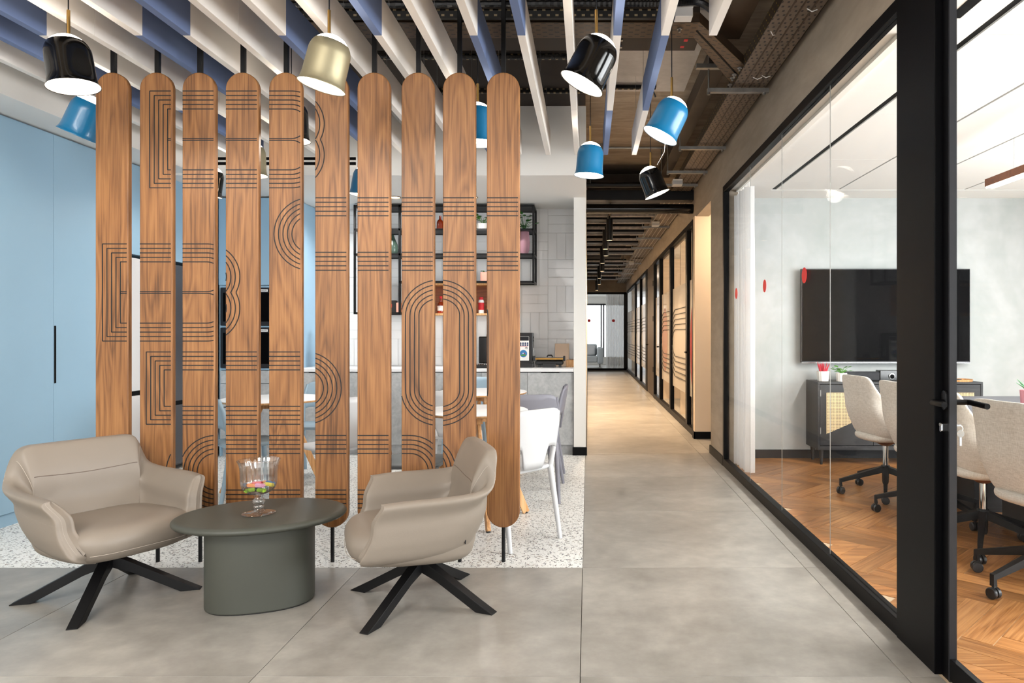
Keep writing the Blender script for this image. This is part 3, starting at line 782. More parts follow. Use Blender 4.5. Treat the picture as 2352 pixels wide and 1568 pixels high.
def fridge(y0, y1, mat, label, split, band):
    t = thing('refrigerator', label, 'refrigerator', (XC, y0, 0), 0)
    d = y1-y0
    Bx(-.6, -.06, .01, d-.01, .03, 1.90).build('body', mat, t)
    Bx(-.056, 0, .012, d-.012, split+.02, 1.895).build('door', mat, t, bevel=.006)
    Bx(-.056, 0, .012, d-.012, .06, split-.02).build('freezer_drawer', mat, t, bevel=.006)
    Bx(-.055, -.012, .013, d-.013, split-.019, split+.019).build('grip_recess', 'frame_black', t)
    for y in (.08, d-.08): MB().cyl((-.3, y, 0), (-.3, y, .03), .02, 10).build('foot', 'black_plastic', t)
fridge(5.585, 6.245, 'fridge_white', 'white refrigerator with a black grip band behind the second slat', .76, 1)
fridge(6.25, 6.90, 'fridge_grey', 'dark grey refrigerator seen between the second and third slats', .62, 0)

# ------------------------------------------------------------------ kitchenette
t = thing('oven_housing', 'tall blue oven housing with grey drawers at the kitchenette end', 'cabinet', (-3.795, 7.2, 0))
mb = MB().box(0, .02, .02, .75, 0, 2.668).box(.715, .735, 0, .75, 0, 2.668).box(.02, .715, .73, .75, 0, 2.668).box(.02, .715, .02, .73, 1.735, 1.755).box(.02, .715, .02, .73, .885, .905).box(.02, .715, .02, .73, 1.325, 1.34)
mb.build('carcass', 'cabinet_blue', t)
Bx(.003, .712, 0, .02, 1.76, 2.655).build('upper_door', 'cabinet_blue', t, bevel=.001)
for z0, z1 in ((.1, .50), (.51, .745), (.75, .88)): Bx(.02, .712, 0, .02, z0, z1).build('drawer', 'concrete_laminate', t, bevel=.001)
Bx(.0, .735, .05, .07, 0, .1).build('plinth', 'concrete_laminate', t)
for z0, z1, lb in ((1.345, 1.73, 'upper black built-in microwave oven with a white name sticker'), (.91, 1.32, 'lower black built-in microwave oven with a white name sticker')):
    o = thing('microwave_oven', lb, 'oven', (-3.77, 7.195, z0), 0, 'built-in microwave ovens'); h = z1-z0
    Bx(0, .68, .01, .45, 0, h).build('housing', 'black_plastic', o)
    Bx(-.0, .68, -.004, .01, 0, h).build('front_frame', 'frame_grey', o, bevel=.002)
    Bx(.03, .65, -.008, -.004, .04, h-.05).build('door_glass', 'screen', o)
    Bx(.50, .53, -.010, -.008, .06, h-.08).build('handle_bar', 'frame_grey', o)
    lab = Bx(.36, .487, -.010, -.0045, h-.04, h-.015).build('name_sticker', 'label_white', o)
    cu = bpy.data.curves.new('sticker_print', 'FONT'); cu.body = 'microwave'; cu.size = .026; cu.align_x = 'CENTER'; cu.extrude = .0002; cu.materials.append(M['print_black'])
    tf = bpy.data.objects.new('t', cu); me_ = bpy.data.meshes.new_from_object(tf); bpy.data.objects.remove(tf); to = bpy.data.objects.new('sticker_print', me_); COL.objects.link(to); to.parent = lab; to.location = (.4235, -.0106, h-.034); to.rotation_euler = (PI/2, 0, 0)
# base cabinet units and worktop
ux = [-3.055, -2.55, -2.07, -1.59, -1.108, -.628, -.15]
ul = ['first base unit from the blue oven housing', 'second base unit from the blue oven housing', 'third base unit from the blue oven housing', 'third base unit from the white wall end', 'second base unit from the white wall end', 'rightmost base unit beside the white wall end']
for i in range(6):
    u = thing('base_cabinet', 'grey concrete-look cabinet, '+ul[i], 'cabinet', (ux[i], 7.3, 0), 0, 'concrete-look base cabinets'); d = ux[i+1]-ux[i]
    Bx(0, d, .02, .64, .1, .862).build('body', 'frame_grey', u)
    dr = Bx(.0015, d-.0015, 0, .0195, .103, .855).build('door', 'concrete_laminate', u, bevel=.0008)
    Bx(d*.30, d*.70, -.004, .012, .851, .862).build('handle', 'frame_black', dr)
    Bx(0, d, .05, .065, 0, .1).build('plinth', 'concrete_laminate', u)
tag(Bx(-.15, -.146, 7.3, 7.95, 0, .862).build('end_gable', 'frame_grey'), 'dark end panel closing the grey base cabinets', 'panel')
tag(Bx(-3.056, -.146, 7.275, 7.954, .865, .895).build('worktop', 'table_white', bevel=.002), 'long white worktop on the grey base cabinets', 'worktop')
# linear air slots and recessed downlights on the soffit
t = thing('linear_diffuser', 'black two-slot air diffuser on the white soffit face', 'diffuser', (-3.3, 6.25, 2.75))
Bx(0, 1.24, -.006, 0, 0, .092).build('frame', 'lamp_white', t)
for z in (.012, .056):
    s_ = Bx(.005, 1.235, -.009, -.005, z, z+.026).build('slot', 'frame_black', t)
    for k in range(6): Bx(.1+.2*k, .13+.2*k, -.0105, -.009, z+.010, z+.016).build('vane', 'lamp_white', s_)
for x, lb in ((-1.995, 'recessed brass-rimmed downlight in the soffit between the seventh and eighth slats'), (-1.2, 'added unseen downlight in the soffit behind the ninth slat'), (-2.6, 'added unseen downlight in the soffit behind the sixth slat')):  # the two behind slats are added unseen to light the kitchenette
    t = thing('recessed_downlight', lb, 'downlight', (x, 7.25, 2.672), 0, 'soffit downlights')
    MB().lathe([(.052, 0), (.065, 0), (.066, -.004), (.052, -.006)], 28, closed=True).build('trim_ring', 'brass', t, smooth=True)
    MB().lathe([(1e-7, -.001), (.052, -.001)], 24).build('lens', 'opal_disc', t)
    lamp('downlight', 'SPOT', (0, 0, -.01), 58, (1, .97, .93), .05, 150, .7, t)
# wall shelf of black tube
t = thing('wall_shelf', 'black metal frame wall shelf above the worktop', 'shelf', (0, 0, 0))
X0, X1, XM, YA, YB = -2.522, -.589, -2.036, 7.59, 7.94
q = .011
def bar(a, b, nm='frame_bar'): return MB().beam(a, b, q*2, q*2, (0, 0, 1) if abs(b[2]-a[2]) < .01 else (0, 1, 0)).build(nm, 'black_metal', t)
for y in (YA, YB):
    for x, zb in ((X0, 1.482), (XM, 1.482), (X1, 1.82)): bar((x, y, zb-q), (x, y, 2.652))
    for z, xa, xb in ((2.641, X0, X1), (2.387, X0, X1), (2.118, X0, X1), (1.82, XM, X1), (1.482, X0, XM)): bar((xa, y, z), (xb, y, z))
for x, zs in ((X0, (2.641, 2.387, 2.118, 1.482)), (XM, (2.641, 2.387, 2.118, 1.82, 1.482)), (X1, (2.641, 2.387, 2.118, 1.82))):
    for z in zs: bar((x, YA, z), (x, YB, z))
for z, xa, xb in ((2.387, X0, X1), (2.118, X0, X1), (1.82, XM, X1), (1.482, X0, XM), (2.641, X0, X1)):
    Bx(xa+q, xb-q, YA+q, YB-q, z-.004, z+.004).build('shelf_plate', 'frame_grey', t)
t = thing('wooden_shelf_box', 'open wooden shelf box hanging under the black shelf', 'shelf', (-1.94, 7.62, 1.462))
Bx(0, 1.14, 0, .33, .33, .346).build('top_board', 'oak_light', t); Bx(0, 1.14, 0, .33, 0, .02).build('bottom_board', 'oak_light', t)
for x in (0, 1.124): Bx(x, x+.016, 0, .33, .02, .33).build('side_board', 'oak_light', t)
Bx(.016, 1.124, .315, .33, .02, .33).build('back_board', 'walnut', t)
def lath(name, label, cat, loc, prof, mat, n=24, group=None, **kw):
    t = thing(name, label, cat, loc, 0, group); MB().lathe(prof, n, **kw).build('body', mat, t, smooth=True); return t
def leaves(t, n, base, spread, size, mat, h, seed=1, up=.6):
    rnd = random.Random(seed); st = MB()
    for k in range(n):
        a = rnd.uniform(0, 2*PI); r = spread*rnd.uniform(.25, 1); z = base+h*rnd.uniform(.2, 1)
        c = Vector((r*math.cos(a), r*math.sin(a), z)); st.tube([(0, 0, base), (c.x*.6, c.y*.6, (base+z)/2+h*.15), c], [.003, .002, .0015], 5)
        s = size*rnd.uniform(.7, 1.15); d = Vector((math.cos(a), math.sin(a), up*rnd.uniform(-.3, 1))); d.normalize(); sd = d.cross(Vector((0, 0, 1))); sd.normalize(); upv = sd.cross(d)
        P = []
        for i in range(7):
            an = 2*PI*i/7; P.append(c+d*(s*.5+math.cos(an)*s*.5)+sd*math.sin(an)*s*.48)
        P.append(c+d*s*.5+upv*s*.14)
        MB().add(P, [(i, (i+1) % 7, 7) for i in range(7)]).build('leaf', mat, t, smooth=True)
    st.build('stems', mat, t, smooth=True)
bot = [(1e-7, 0), (.036, 0), (.038, .01), (.037, .09), (.030, .115), (.014, .13), (.012, .165), (.014, .17), (1e-7, .17)]
lath('glass_bottle', 'amber red bottle on the top shelf between the eighth and ninth slats', 'bottle', (-1.63, 7.74, 2.391), bot, 'amber_glass')
gpot = lambda t, r, h, mat: MB().lathe([(1e-7, 0), (r*.85, 0), (r, h), (r*.92, h), (r*.9, h*.8), (1e-7, h*.8)], 48, ripple=lambda k, rr, z: 1+.035*math.cos(k*2*PI/4)).build('pot', mat, t, smooth=True, angle=60)
t = thing('potted_plant', 'green round-leaved plant in a ribbed glass pot on the top shelf', 'plant', (-1.17, 7.76, 2.391)); gpot(t, .065, .085, 'lamp_white'); leaves(t, 16, .08, .095, .055, 'leaf', .09, 3)
t = thing('potted_plant', 'leafy branch in a tall mauve vase at the right end of the shelf', 'plant', (-.70, 7.74, 2.122)); MB().lathe([(1e-7, 0), (.035, 0), (.055, .06), (.062, .14), (.055, .22), (.05, .27), (.046, .27), (.046, .24), (1e-7, .24)], 28).build('vase', 'mauve_vase', t, smooth=True); leaves(t, 22, .26, .12, .055, 'leaf_dark', .20, 5)
lath('vase', 'dark green bottle vase on the lower left shelf between the seventh and eighth slats', 'vase', (-2.16, 7.74, 2.122), [(1e-7, 0), (.05, 0), (.07, .05), (.06, .12), (.03, .19), (.018, .23), (1e-7, .23)], 'green_vase')
t = thing('potted_plant', 'small succulent in a peach cylinder pot left of the tenth slat', 'plant', (-1.12, 7.72, 1.824)); MB().lathe([(1e-7, 0), (.062, 0), (.064, .11), (.057, .11), (.056, .095), (1e-7, .095)], 28).build('pot', 'peach_pot', t, smooth=True); leaves(t, 12, .095, .05, .03, 'leaf', .03, 8)
t = thing('tin_box', 'small black tin with a red patch on the lowest left shelf', 'box', (-2.135, 7.72, 1.486)); Bx(-.05, .03, -.04, .04, 0, .14).build('body', 'black_plastic', t, bevel=.004); Bx(-.05, -.01, -.042, -.04, .06, .1).build('patch', 'print_red', t)
tag(Bx(-2.10, -2.06, 7.68, 7.76, 1.486, 1.60).build('carton', 'peach_pot', bevel=.003), 'small peach carton beside the black tin', 'box')
t = lath('syrup_bottle', 'syrup bottle with a red cap in the wooden box left of the ninth slat', 'bottle', (-1.62, 7.73, 1.482), bot, 'amber_glass'); MB().cyl((0, 0, .165), (0, 0, .19), .015, 14).build('cap', 'print_red', t); MB().lathe([(.0385, .03), (.039, .03), (.039, .085), (.0385, .085)], 24, closed=True).build('paper_label', 'label_white', t)
t = lath('syrup_bottle', 'red and white bottle in the wooden box left of the tenth slat', 'bottle', (-1.175, 7.73, 1.482), [(1e-7, 0), (.03, 0), (.031, .13), (.025, .15), (1e-7, .15)], 'label_white'); MB().cyl((0, 0, .15), (0, 0, .18), .022, 14).build('cap', 'print_red', t); MB().lathe([(.0312, .04), (.0316, .04), (.0316, .12), (.0312, .12)], 24, closed=True).build('red_print', 'print_red', t)
# things on the worktop
ZW = .895
t = thing('coffee_machine', 'black coffee machine on the worktop left of the tenth slat', 'appliance', (-1.13, 7.55, ZW)); Bx(-.03, .14, -.1, .15, .05, .335).build('body', 'black_gloss', t, bevel=.01); Bx(.06, .2, -.14, -.08, .06, .36).build('column', 'black_plastic', t, bevel=.006); Bx(-.05, .2, -.16, .16, .0, .035).build('drip_base', 'black_plastic', t, bevel=.008)
for k in range(9): Bx(-.045+.026*k, -.03+.026*k, -.155, -.02, .035, .045).build('grille_bar', 'chrome', t)
t = thing('capsule_display', 'black framed drinks display box with a printed poster on the worktop', 'display', (-.82, 7.58, ZW))
Bx(0, .225, 0, .16, .0, .375).build('case', 'black_plastic', t, bevel=.006); Bx(-.01, .235, -.05, .1, 0, .05).build('foot_tray', 'black_plastic', t, bevel=.006)
pp = Bx(.02, .185, -.003, 0, .075, .335).build('poster', 'paper', t)
Bx(.022, .183, -.0045, -.003, .29, .333).build('poster_top_band', 'frame_grey', pp)
for i in range(6):
    for j in range(2): MB().lathe([(1e-7, 0), (.0095, 0)], 12, Matrix.Translation((.045+.025*i, -.0045, .262-.02*j)) @ Matrix.Rotation(PI/2, 4, 'X')).build('printed_dot', 'candy_navy', pp)
MB().lathe([(1e-7, 0), (.04, 0)], 24, Matrix.Translation((.125, -.004, .15)) @ Matrix.Rotation(PI/2, 4, 'X')).build('printed_disc', 'candy_blue', pp)
Bx(.10, .15, -.0055, -.004, .125, .14).build('printed_grass', 'leaf', pp); Bx(.13, .143, -.006, -.0045, .148, .156).build('printed_red_mark', 'print_red', pp); Bx(.115, .127, -.006, -.0045, .148, .158).build('printed_white_mark', 'label_white', pp)
Bx(.06, .17, -.0045, -.003, .227, .231).build('printed_red_line', 'print_red', pp)
for cx_, cz_, s in ((.14, .205, 'L'), (.153, .205, 'U'), (.165, .205, 'I')):
    mbs = MB()
    if s == 'L': mbs.box(cx_, cx_+.008, -.0045, -.003, cz_, cz_+.003).box(cx_+.005, cx_+.008, -.0045, -.003, cz_, cz_+.015)
    if s == 'U': mbs.box(cx_, cx_+.008, -.0045, -.003, cz_+.012, cz_+.015).box(cx_, cx_+.003, -.0045, -.003, cz_, cz_+.015).box(cx_+.006, cx_+.009, -.0045, -.003, cz_, cz_+.015)
    if s == 'I': mbs.box(cx_, cx_+.003, -.0045, -.003, cz_-.005, cz_+.015)
    mbs.build('printed_letter', 'print_black', pp)
for z in (.29, .325): MB().cyl((.225, .04, z), (.232, .04, z), .01, 12).build('knob', 'black_plastic', t)
MB().tube([(.228, .02, .21), (.236, .02, .15), (.23, .02, .08), (.25, .03, .01)], .003, 6).build('cable', 'label_white', t, smooth=True)
t = thing('panini_grill', 'black panini grill with a steel lid at the right end of the worktop', 'grill', (-.535, 7.55, ZW))
Bx(-.03, .27, 0, .24, .03, .075).build('base', 'black_plastic', t, bevel=.012); Bx(-.04, .28, 0, .24, .08, .112).build('lid', 'chrome', t, bevel=.012)
Bx(-.03, .27, -.012, 0, .084, .104).build('lid_band', 'brass', t, bevel=.003); Bx(.05, .19, -.02, .03, .0, .05).build('drip_tray', 'black_plastic', t, bevel=.004)
for x in (0, .22): Bx(x, x+.03, .01, .05, 0, .03).build('foot', 'black_plastic', t, bevel=.003)
for x in (-.05, .27): Bx(x, x+.022, -.01, .03, .07, .125).build('hinge', 'black_plastic', t, bevel=.004)
MB().tube([(.09, .12, .112), (.1, .12, .128), (.14, .12, .128), (.15, .12, .112)], .008, 8).build('handle', 'black_plastic', t, smooth=True)
t = thing('peach_board', 'pale peach board leaning on the tiles behind the grill', 'board', (-.37, 7.86, ZW)); o = Bx(0, .16, 0, .02, .0, .26).build('board', 'pale_board', t, bevel=.004); o.rotation_euler = (-.2, 0, 0)  # thin pale peach slab tilted against the tiles
t = thing('wooden_crate', 'small pale wooden crate at the worktop end behind the grill', 'box', (-.235, 7.62, ZW)); Bx(0, .085, 0, .2, 0, .012).build('floor_board', 'oak_light', t)
for a_ in ((0, .01, 0, .2), (.075, .085, 0, .2), (.01, .075, 0, .01), (.01, .075, .19, .2)): Bx(*a_, .012, .075).build('side_board', 'oak_light', t)
t = thing('water_kettle', 'white rounded kettle on the worktop left of the sixth slat', 'kettle', (-2.86, 7.6, ZW)); MB().lathe([(1e-7, 0), (.085, 0), (.09, .02), (.085, .15), (.07, .26), (.06, .37), (.05, .385), (1e-7, .385)], 32).build('body', 'chair_white', t, smooth=True); MB().tube([(.06, 0, .36), (.12, 0, .36), (.135, 0, .3), (.13, 0, .15), (.085, 0, .1)], .01, 8).build('handle', 'chair_white', t, smooth=True)

# ------------------------------------------------------------------ kitchenette tables and moulded chairs
def bistro(x, y, label, R=.4):
    t = thing('bistro_table', label, 'table', (x, y, 0), .4, 'round white bistro tables')
    MB().lathe([(1e-7, .722), (R-.01, .722), (R, .731), (R, .737)], 56).build('edge_band', 'oak_light', t, smooth=True)
    MB().lathe([(R, .7365), (R, .740), (R-.003, .742), (1e-7, .742)], 56).build('table_top', 'table_white', t, smooth=True)
    Bx(-.15, .15, -.02, .02, .66, .722).build('cross_rail', 'oak_light', t); Bx(-.02, .02, -.15, .15, .66, .722).build('cross_rail', 'oak_light', t)
    for k in range(4):
        a = k*PI/2; c, s_ = math.cos(a), math.sin(a)
        MB().beam((.09*c, .09*s_, .70), (.37*c, .37*s_, .006), .05, .026, (-s_, c, 0)).build('leg', 'oak_light', t, bevel=.005)
        MB().cyl((.368*c, .368*s_, 0), (.368*c, .368*s_, .014), .014, 10).build('glide', 'black_plastic', t)
bistro(-.775, 4.79, 'round white bistro table with oak legs nearest the right end of the screen', .365)
bistro(-.95, 6.30, 'round white bistro table with oak legs closest to the worktop')
bistro(-2.53, 5.65, 'round white bistro table with oak legs near the refrigerators')
def cafe(x, y, ang, mat, label):
    t = thing('cafe_chair', label, 'chair', (x, y, 0), math.radians(ang), 'moulded cafe chairs')
    cushion(.0, .215, .215, [(.425, .80, 0), (.43, .95, 0), (.442, 1, 0), (.452, .985, 0), (.456, .9, 0), (.450, .5, 0), (.448, .02, 0)], 4.5).build('seat', mat, t, smooth=True, angle=60)
    for sg in (-1, 1):
        MB().tube([(.185, sg*.185, .44), (.2, sg*.2, .2), (.215, sg*.21, 0)], [.020, .017, .013], 10).build('leg', mat, t, smooth=True)
        MB().tube([(-.185, sg*.19, .45), (-.225, sg*.2, .2), (-.26, sg*.205, 0)], [.020, .017, .013], 10).build('leg', mat, t, smooth=True)
        MB().tube([(-.185, sg*.19, .43), (-.205, sg*.198, .55), (-.235, sg*.2, .7), (-.262, sg*.185, .79)], [.018, .017, .014, .011], 10).build('back_post', mat, t, smooth=True)
    G = []
    for yy in np.linspace(-.2, .2, 41):
        u = abs(yy)/.2; col = []
        zt = .815-.03*u**6-.035*u**12; e_ = min(1, max(0, (u-.36)/.2)); e_ = e_*e_*(3-2*e_); zb = .452+.13*e_-.02*u**8
        for k in range(9):
            z = zb+(zt-zb)*k/8; xx = -.212-(z-.52)*.17-.035*(1-u*u)*1.0
            col.append((xx, yy, z))
        G.append(col)
    b = MB().grid(np.array(G)).build('back_panel', mat, t, smooth=True, angle=80)
    sm = b.modifiers.new('solid', 'SOLIDIFY'); sm.thickness = .012; sm.offset = 0
    return t
cafe(-.50, 4.35, 138, 'chair_white', 'white moulded chair right of the last slat, nearest the camera')
cafe(-1.10, 5.75, 90, 'chair_white', 'white moulded chair seen between the eighth and ninth slats')
cafe(-1.85, 5.15, 143, 'chair_white', 'white moulded chair seen between the sixth and seventh slats')
cafe(-.46, 5.42, 100, 'chair_grey', 'grey moulded chair with its broad back right of the last slat')
cafe(-.47, 6.11, 181, 'chair_grey', 'grey moulded chair turned side-on before the worktop')
cafe(-1.13, 4.50, 2, 'chair_dark', 'dark grey moulded chair low behind the right armchair')
cafe(-2.58, 5.32, 45, 'chair_blue', 'pale blue moulded chair seen between the third and fourth slats')
cafe(-2.45, 6.26, 265, 'chair_blue', 'pale blue moulded chair seen between the fourth and fifth slats')
cafe(-1.18, 6.93, 268, 'chair_blue', 'pale blue moulded chair between the far bistro table and the worktop')
# ------------------------------------------------------------------ glazed partition of the meeting room and its door
wn = thing('window_1', 'frameless glass partition in a black frame between walkway and meeting room', 'glass wall', (0, 0, 0), 0, None, 'structure')
X0, X1 = XG-.012, XG+.04
Bx(X0, X1, 2.92, 6.70, 0, .072).build('bottom_rail', 'frame_black', wn, bevel=.003)
Bx(X0, X1, 2.92, 6.70, 2.605, 2.664).build('top_rail', 'frame_black', wn, bevel=.003)
Bx(X0, X1, 6.645, 6.70, .072, 2.605).build('end_stile', 'frame_black', wn, bevel=.003)
PYs = [2.92, 3.79, 4.73, 5.66, 6.645]
for a, b in zip(PYs[:-1], PYs[1:]):
    p = Bx(XG+.008, XG+.018, a+.002, b-.002, .072, 2.605).build('pane', 'glass', wn)
for y in PYs[1:-1]: Bx(XG+.0072, XG+.0105, y-.0013, y+.0013, .072, 2.605).build('silicone_joint', 'galvanised', wn)
for y in (6.18, 5.19, 4.24):
    o = MB().lathe([(1e-7, 0), (.0475, 0), (.0475, .0012), (1e-7, .0012)], 40, Matrix.Translation((XG+.0065, y, 1.615)) @ Matrix.Rotation(PI/2, 4, 'Y')).build('red_dot_sticker', 'red_sticker', wn)
    o['label'] = 'red round manifestation dot'
dn = thing('door_1', 'black framed glass door with lever handle beside the glass partition', 'door', (0, 0, 0), 0, None, 'structure')
Bx(X0-.004, XG+.036, 2.600, 2.92, 0, 3.0).build('jamb_panel', 'frame_black', dn, bevel=.003)
Bx(XG+.010, XG+.036, 2.549, 2.596, .0, 2.66).build('stile', 'frame_black', dn, bevel=.002)
Bx(XG+.0095, XG+.036, 2.541, 2.549, .0, 2.66).build('stile_bead', 'frame_grey', dn)
Bx(XG+.010, XG+.036, 1.66, 2.541, .006, .085).build('bottom_rail', 'frame_black', dn, bevel=.003)
Bx(XG+.010, XG+.036, 1.66, 2.541, 2.58, 2.66).build('top_rail', 'frame_black', dn, bevel=.003)
Bx(XG+.010, XG+.036, 1.58, 1.66, .006, 2.66).build('hinge_stile', 'frame_black', dn, bevel=.003)
Bx(XG+.027, XG+.035, 1.66, 2.541, .085, 2.58).build('pane', 'glass', dn)
hz = 1.012
hd = MB().tube([(XG+.012, 2.572, hz), (XG-.034, 2.572, hz), (XG-.042, 2.562, hz), (XG-.043, 2.475, hz)], .0105, 14).build('handle', 'frame_black', dn, smooth=True, angle=50)
MB().prism(rrect(-.017, .017, -.035, .035, .016), 0, .008, lambda a, b, c: (XG+.003+c, 2.572+a, hz+.008+b)).build('rose', 'black_plastic', hd, bevel=.001)
MB().tube([(XG+.034, 2.572, hz), (XG+.088, 2.572, hz), (XG+.096, 2.56, hz), (XG+.098, 2.455, hz-.004)], .0105, 14).build('inner_lever', 'frame_black', hd, smooth=True, angle=50)
lk = MB().prism(rrect(-.006, .006, -.016, .016, .0055), 0, .022, lambda a, b, c: (XG-.009+c, 2.572+a, hz-.092+b)).build('lock_cylinder', 'chrome', dn, bevel=.001)
MB().cyl((XG-.0105, 2.572, hz-.082), (XG-.006, 2.572, hz-.082), .0065, 14).build('lock_core', 'galvanised', lk)
ky = thing('key_bunch', 'small bunch of keys hanging in the inner lock', 'keys', (XG+.048, 2.572, hz-.085))
Bx(-.012, .02, -.001, .001, -.003, .003).build('key_blade', 'chrome', ky); MB().lathe([(1e-7, -.001), (.014, -.001), (.014, .001), (1e-7, .001)], 20, Matrix.Translation((.018, 0, -.03)) @ Matrix.Rotation(PI/2, 4, 'X')).build('key_head', 'galvanised', ky); Bx(.014, .022, -.001, .001, -.075, -.044).build('key_blade', 'chrome', ky)
MB().tube([(.01+.016*math.cos(a), 0, -.014+.016*math.sin(a)) for a in np.linspace(0, 2*PI, 17)[:-1]], .0012, 6, closed=True).build('key_ring', 'chrome', ky)
# near side light of the partition behind the door, out to the left of the frame edge
Bx(X0, XG+.06, 1.50, 1.578, 0, 2.664).build('hinge_post', 'frame_black', dn, bevel=.003)
# curtain
ct = thing('sheer_curtain', 'white sheer curtain gathered at the far end of the glass partition', 'curtain', (0, 0, 0))
G = []
for k in range(121):
    t_ = k/120; y = 6.22+.56*t_; x = 1.435+.035*math.sin(t_*PI*20)+.012*math.sin(t_*47)
    G.append([(x+(0 if z > .3 else .004*math.sin(k)), y-(.03*(1-t_))*(1 if z < 2 else .3), z) for z in (.03, .3, 1.0, 1.8, 2.3, 2.57)])
o = MB().grid(np.array(G)).build('cloth', 'curtain', ct, smooth=True, angle=80)
Bx(1.415, 1.455, 3.2, 6.95, 2.612, 2.634).build('curtain_track', 'lamp_white', ct)
for k in range(10): MB().cyl((1.435, 6.24+.055*k, 2.565), (1.435, 6.24+.055*k, 2.615), .004, 6).build('glider', 'lamp_white', ct)
# ------------------------------------------------------------------ television, sideboard and things on it
tv = thing('television', 'large black wall-mounted television on the grey plaster wall', 'television', (2.985, 7.02, 1.44))
Bx(-.845, .845, 0, .045, -.47, .47).build('bezel', 'black_plastic', tv, bevel=.004); Bx(-.838, .838, -.002, 0, -.455, .463).build('screen', 'screen', tv)
Bx(-.845, .845, -.003, .01, -.474, -.468).build('bottom_trim', 'chrome', tv); Bx(-.2, .2, .045, .1, -.2, .2).build('wall_bracket', 'black_metal', tv)
sb = thing('sideboard', 'black oak sideboard with cane doors under the television', 'sideboard', (2.205, 6.72, 0)); W_, D_ = 1.585, .36
Bx(0, W_, 0, D_, .775, .797).build('top_board', 'black_oak', sb, bevel=.002)
Bx(0, .022, 0, D_, .145, .775).build('side_panel', 'black_oak', sb, bevel=.002); Bx(W_-.022, W_, 0, D_, .145, .775).build('side_panel', 'black_oak', sb, bevel=.002)
Bx(.022, W_-.022, 0, D_, .145, .185).build('bottom_board', 'black_oak', sb); Bx(.022, W_-.022, D_-.02, D_, .185, .775).build('back_panel', 'black_oak', sb)
dw = (W_-.044)/3
for k in range(3):
    x0 = .022+dw*k+.002; x1 = .022+dw*(k+1)-.002
    d = Bx(x0, x1, .002, .02, .19, .77).build('door', 'black_oak', sb, bevel=.001)
    xa, xb = x0+.06, x1-.06; za, zt = .30, .695; zr = .47
    L, R_ = (za, zr) if k < 2 else (zr, za)
    if k == 1: L, R_ = zr, za+.05
    MB().prism([(xa, L), (xb, R_), (xb, zt), (xa, zt)], -.001, .004, lambda a, b, c: (a, c, b)).build('cane_panel', 'cane', d)
    for z in (.30, .66): MB().cyl((x0+.002, -.001, z), (x0+.002, -.001, z+.06), .005, 8).build('hinge', 'galvanised', d)
for x in (.05, W_-.05):
    for y in (.05, D_-.05): MB().cyl((x, y, .145), (x, y, 0), .024, 14, .012).build('leg', 'black_oak', sb, smooth=True)
t = thing('potted_plant', 'red spiky succulent in a ribbed white pot on the sideboard', 'plant', (2.315, 6.90, .797)); gpot(t, .06, .095, 'lamp_white')
for k in range(16):
    a = k*2.4; r = .045*math.sqrt((k+.5)/16); MB().tube([(r*math.cos(a)*.6, r*math.sin(a)*.6, .07), (r*math.cos(a), r*math.sin(a), .12), (r*1.5*math.cos(a), r*1.5*math.sin(a), .165+.01*(k % 3))], [.008, .007, .0015], 6).build('spike', 'red_succulent', t, smooth=True)
t = thing('potted_plant', 'small green leafy plant in a ribbed white pot on the sideboard', 'plant', (2.475, 6.84, .797)); gpot(t, .052, .08, 'lamp_white'); leaves(t, 18, .075, .075, .04, 'leaf', .06, 11)
t = thing('conference_camera', 'grey video conference bar with a camera lens below the television', 'camera', (2.98, 6.93, .797))
Bx(-.47, .47, -.05, .05, .004, .088).build('speaker_bar', 'frame_grey', t, bevel=.006); cm_ = Bx(-.115, .115, -.058, .05, .0, .105).build('camera_block', 'black_gloss', t, bevel=.006)
MB().lathe([(.022, 0), (.030, 0), (.030, .01), (.022, .012)], 28, Matrix.Translation((0, -.058, .045)) @ Matrix.Rotation(PI/2, 4, 'X'), closed=True).build('lens_ring', 'chrome', cm_, smooth=True)
MB().lathe([(1e-7, .008), (.012, .007), (.022, .002)], 24, Matrix.Translation((0, -.058, .045)) @ Matrix.Rotation(PI/2, 4, 'X')).build('lens', 'screen', cm_, smooth=True)
t = thing('wooden_tray', 'round pale wooden tray at the right end of the sideboard', 'tray', (3.62, 6.86, .797)); MB().lathe([(1e-7, 0), (.13, 0), (.135, .02), (.128, .02), (.124, .006), (1e-7, .006)], 40).build('dish', 'oak_light', t, smooth=True, angle=40)
tag(Bx(3.55, 3.63, 6.80, 6.93, .804, .82).build('remote_control', 'black_plastic', bevel=.004), 'black remote control lying in the wooden tray', 'remote')
# ------------------------------------------------------------------ meeting table, chairs, lamp
mt = thing('meeting_table', 'long dark grey meeting table with rounded corners', 'table', (2.33, 2.9, 0))
MB().prism(rrect(0, 1.35, 0, 2.93, .12, 8), .715, .742).build('table_top', 'tabletop_dark', mt, bevel=.003)
Bx(.40, .95, .6, 1.72, 0, .715).build('base_panel', 'black_oak', mt, bevel=.003); Bx(.40, .95, 2.05, 2.35, 0, .715).build('base_panel', 'black_oak', mt, bevel=.003)
Bx(.25, .40, 1.38, 1.60, .742, .7432).build('cable_flap', 'frame_grey', mt)
t = thing('potted_plant', 'aloe in a ribbed pink pot on the meeting table', 'plant', (2.99, 4.72, .742)); MB().lathe([(1e-7, 0), (.062, 0), (.07, .14), (.064, .14), (.062, .125), (1e-7, .125)], 72, ripple=lambda k, r, z: 1+.02*math.cos(k*PI/2*1.0)).build('pot', 'pink_pot', t, smooth=True, angle=70)
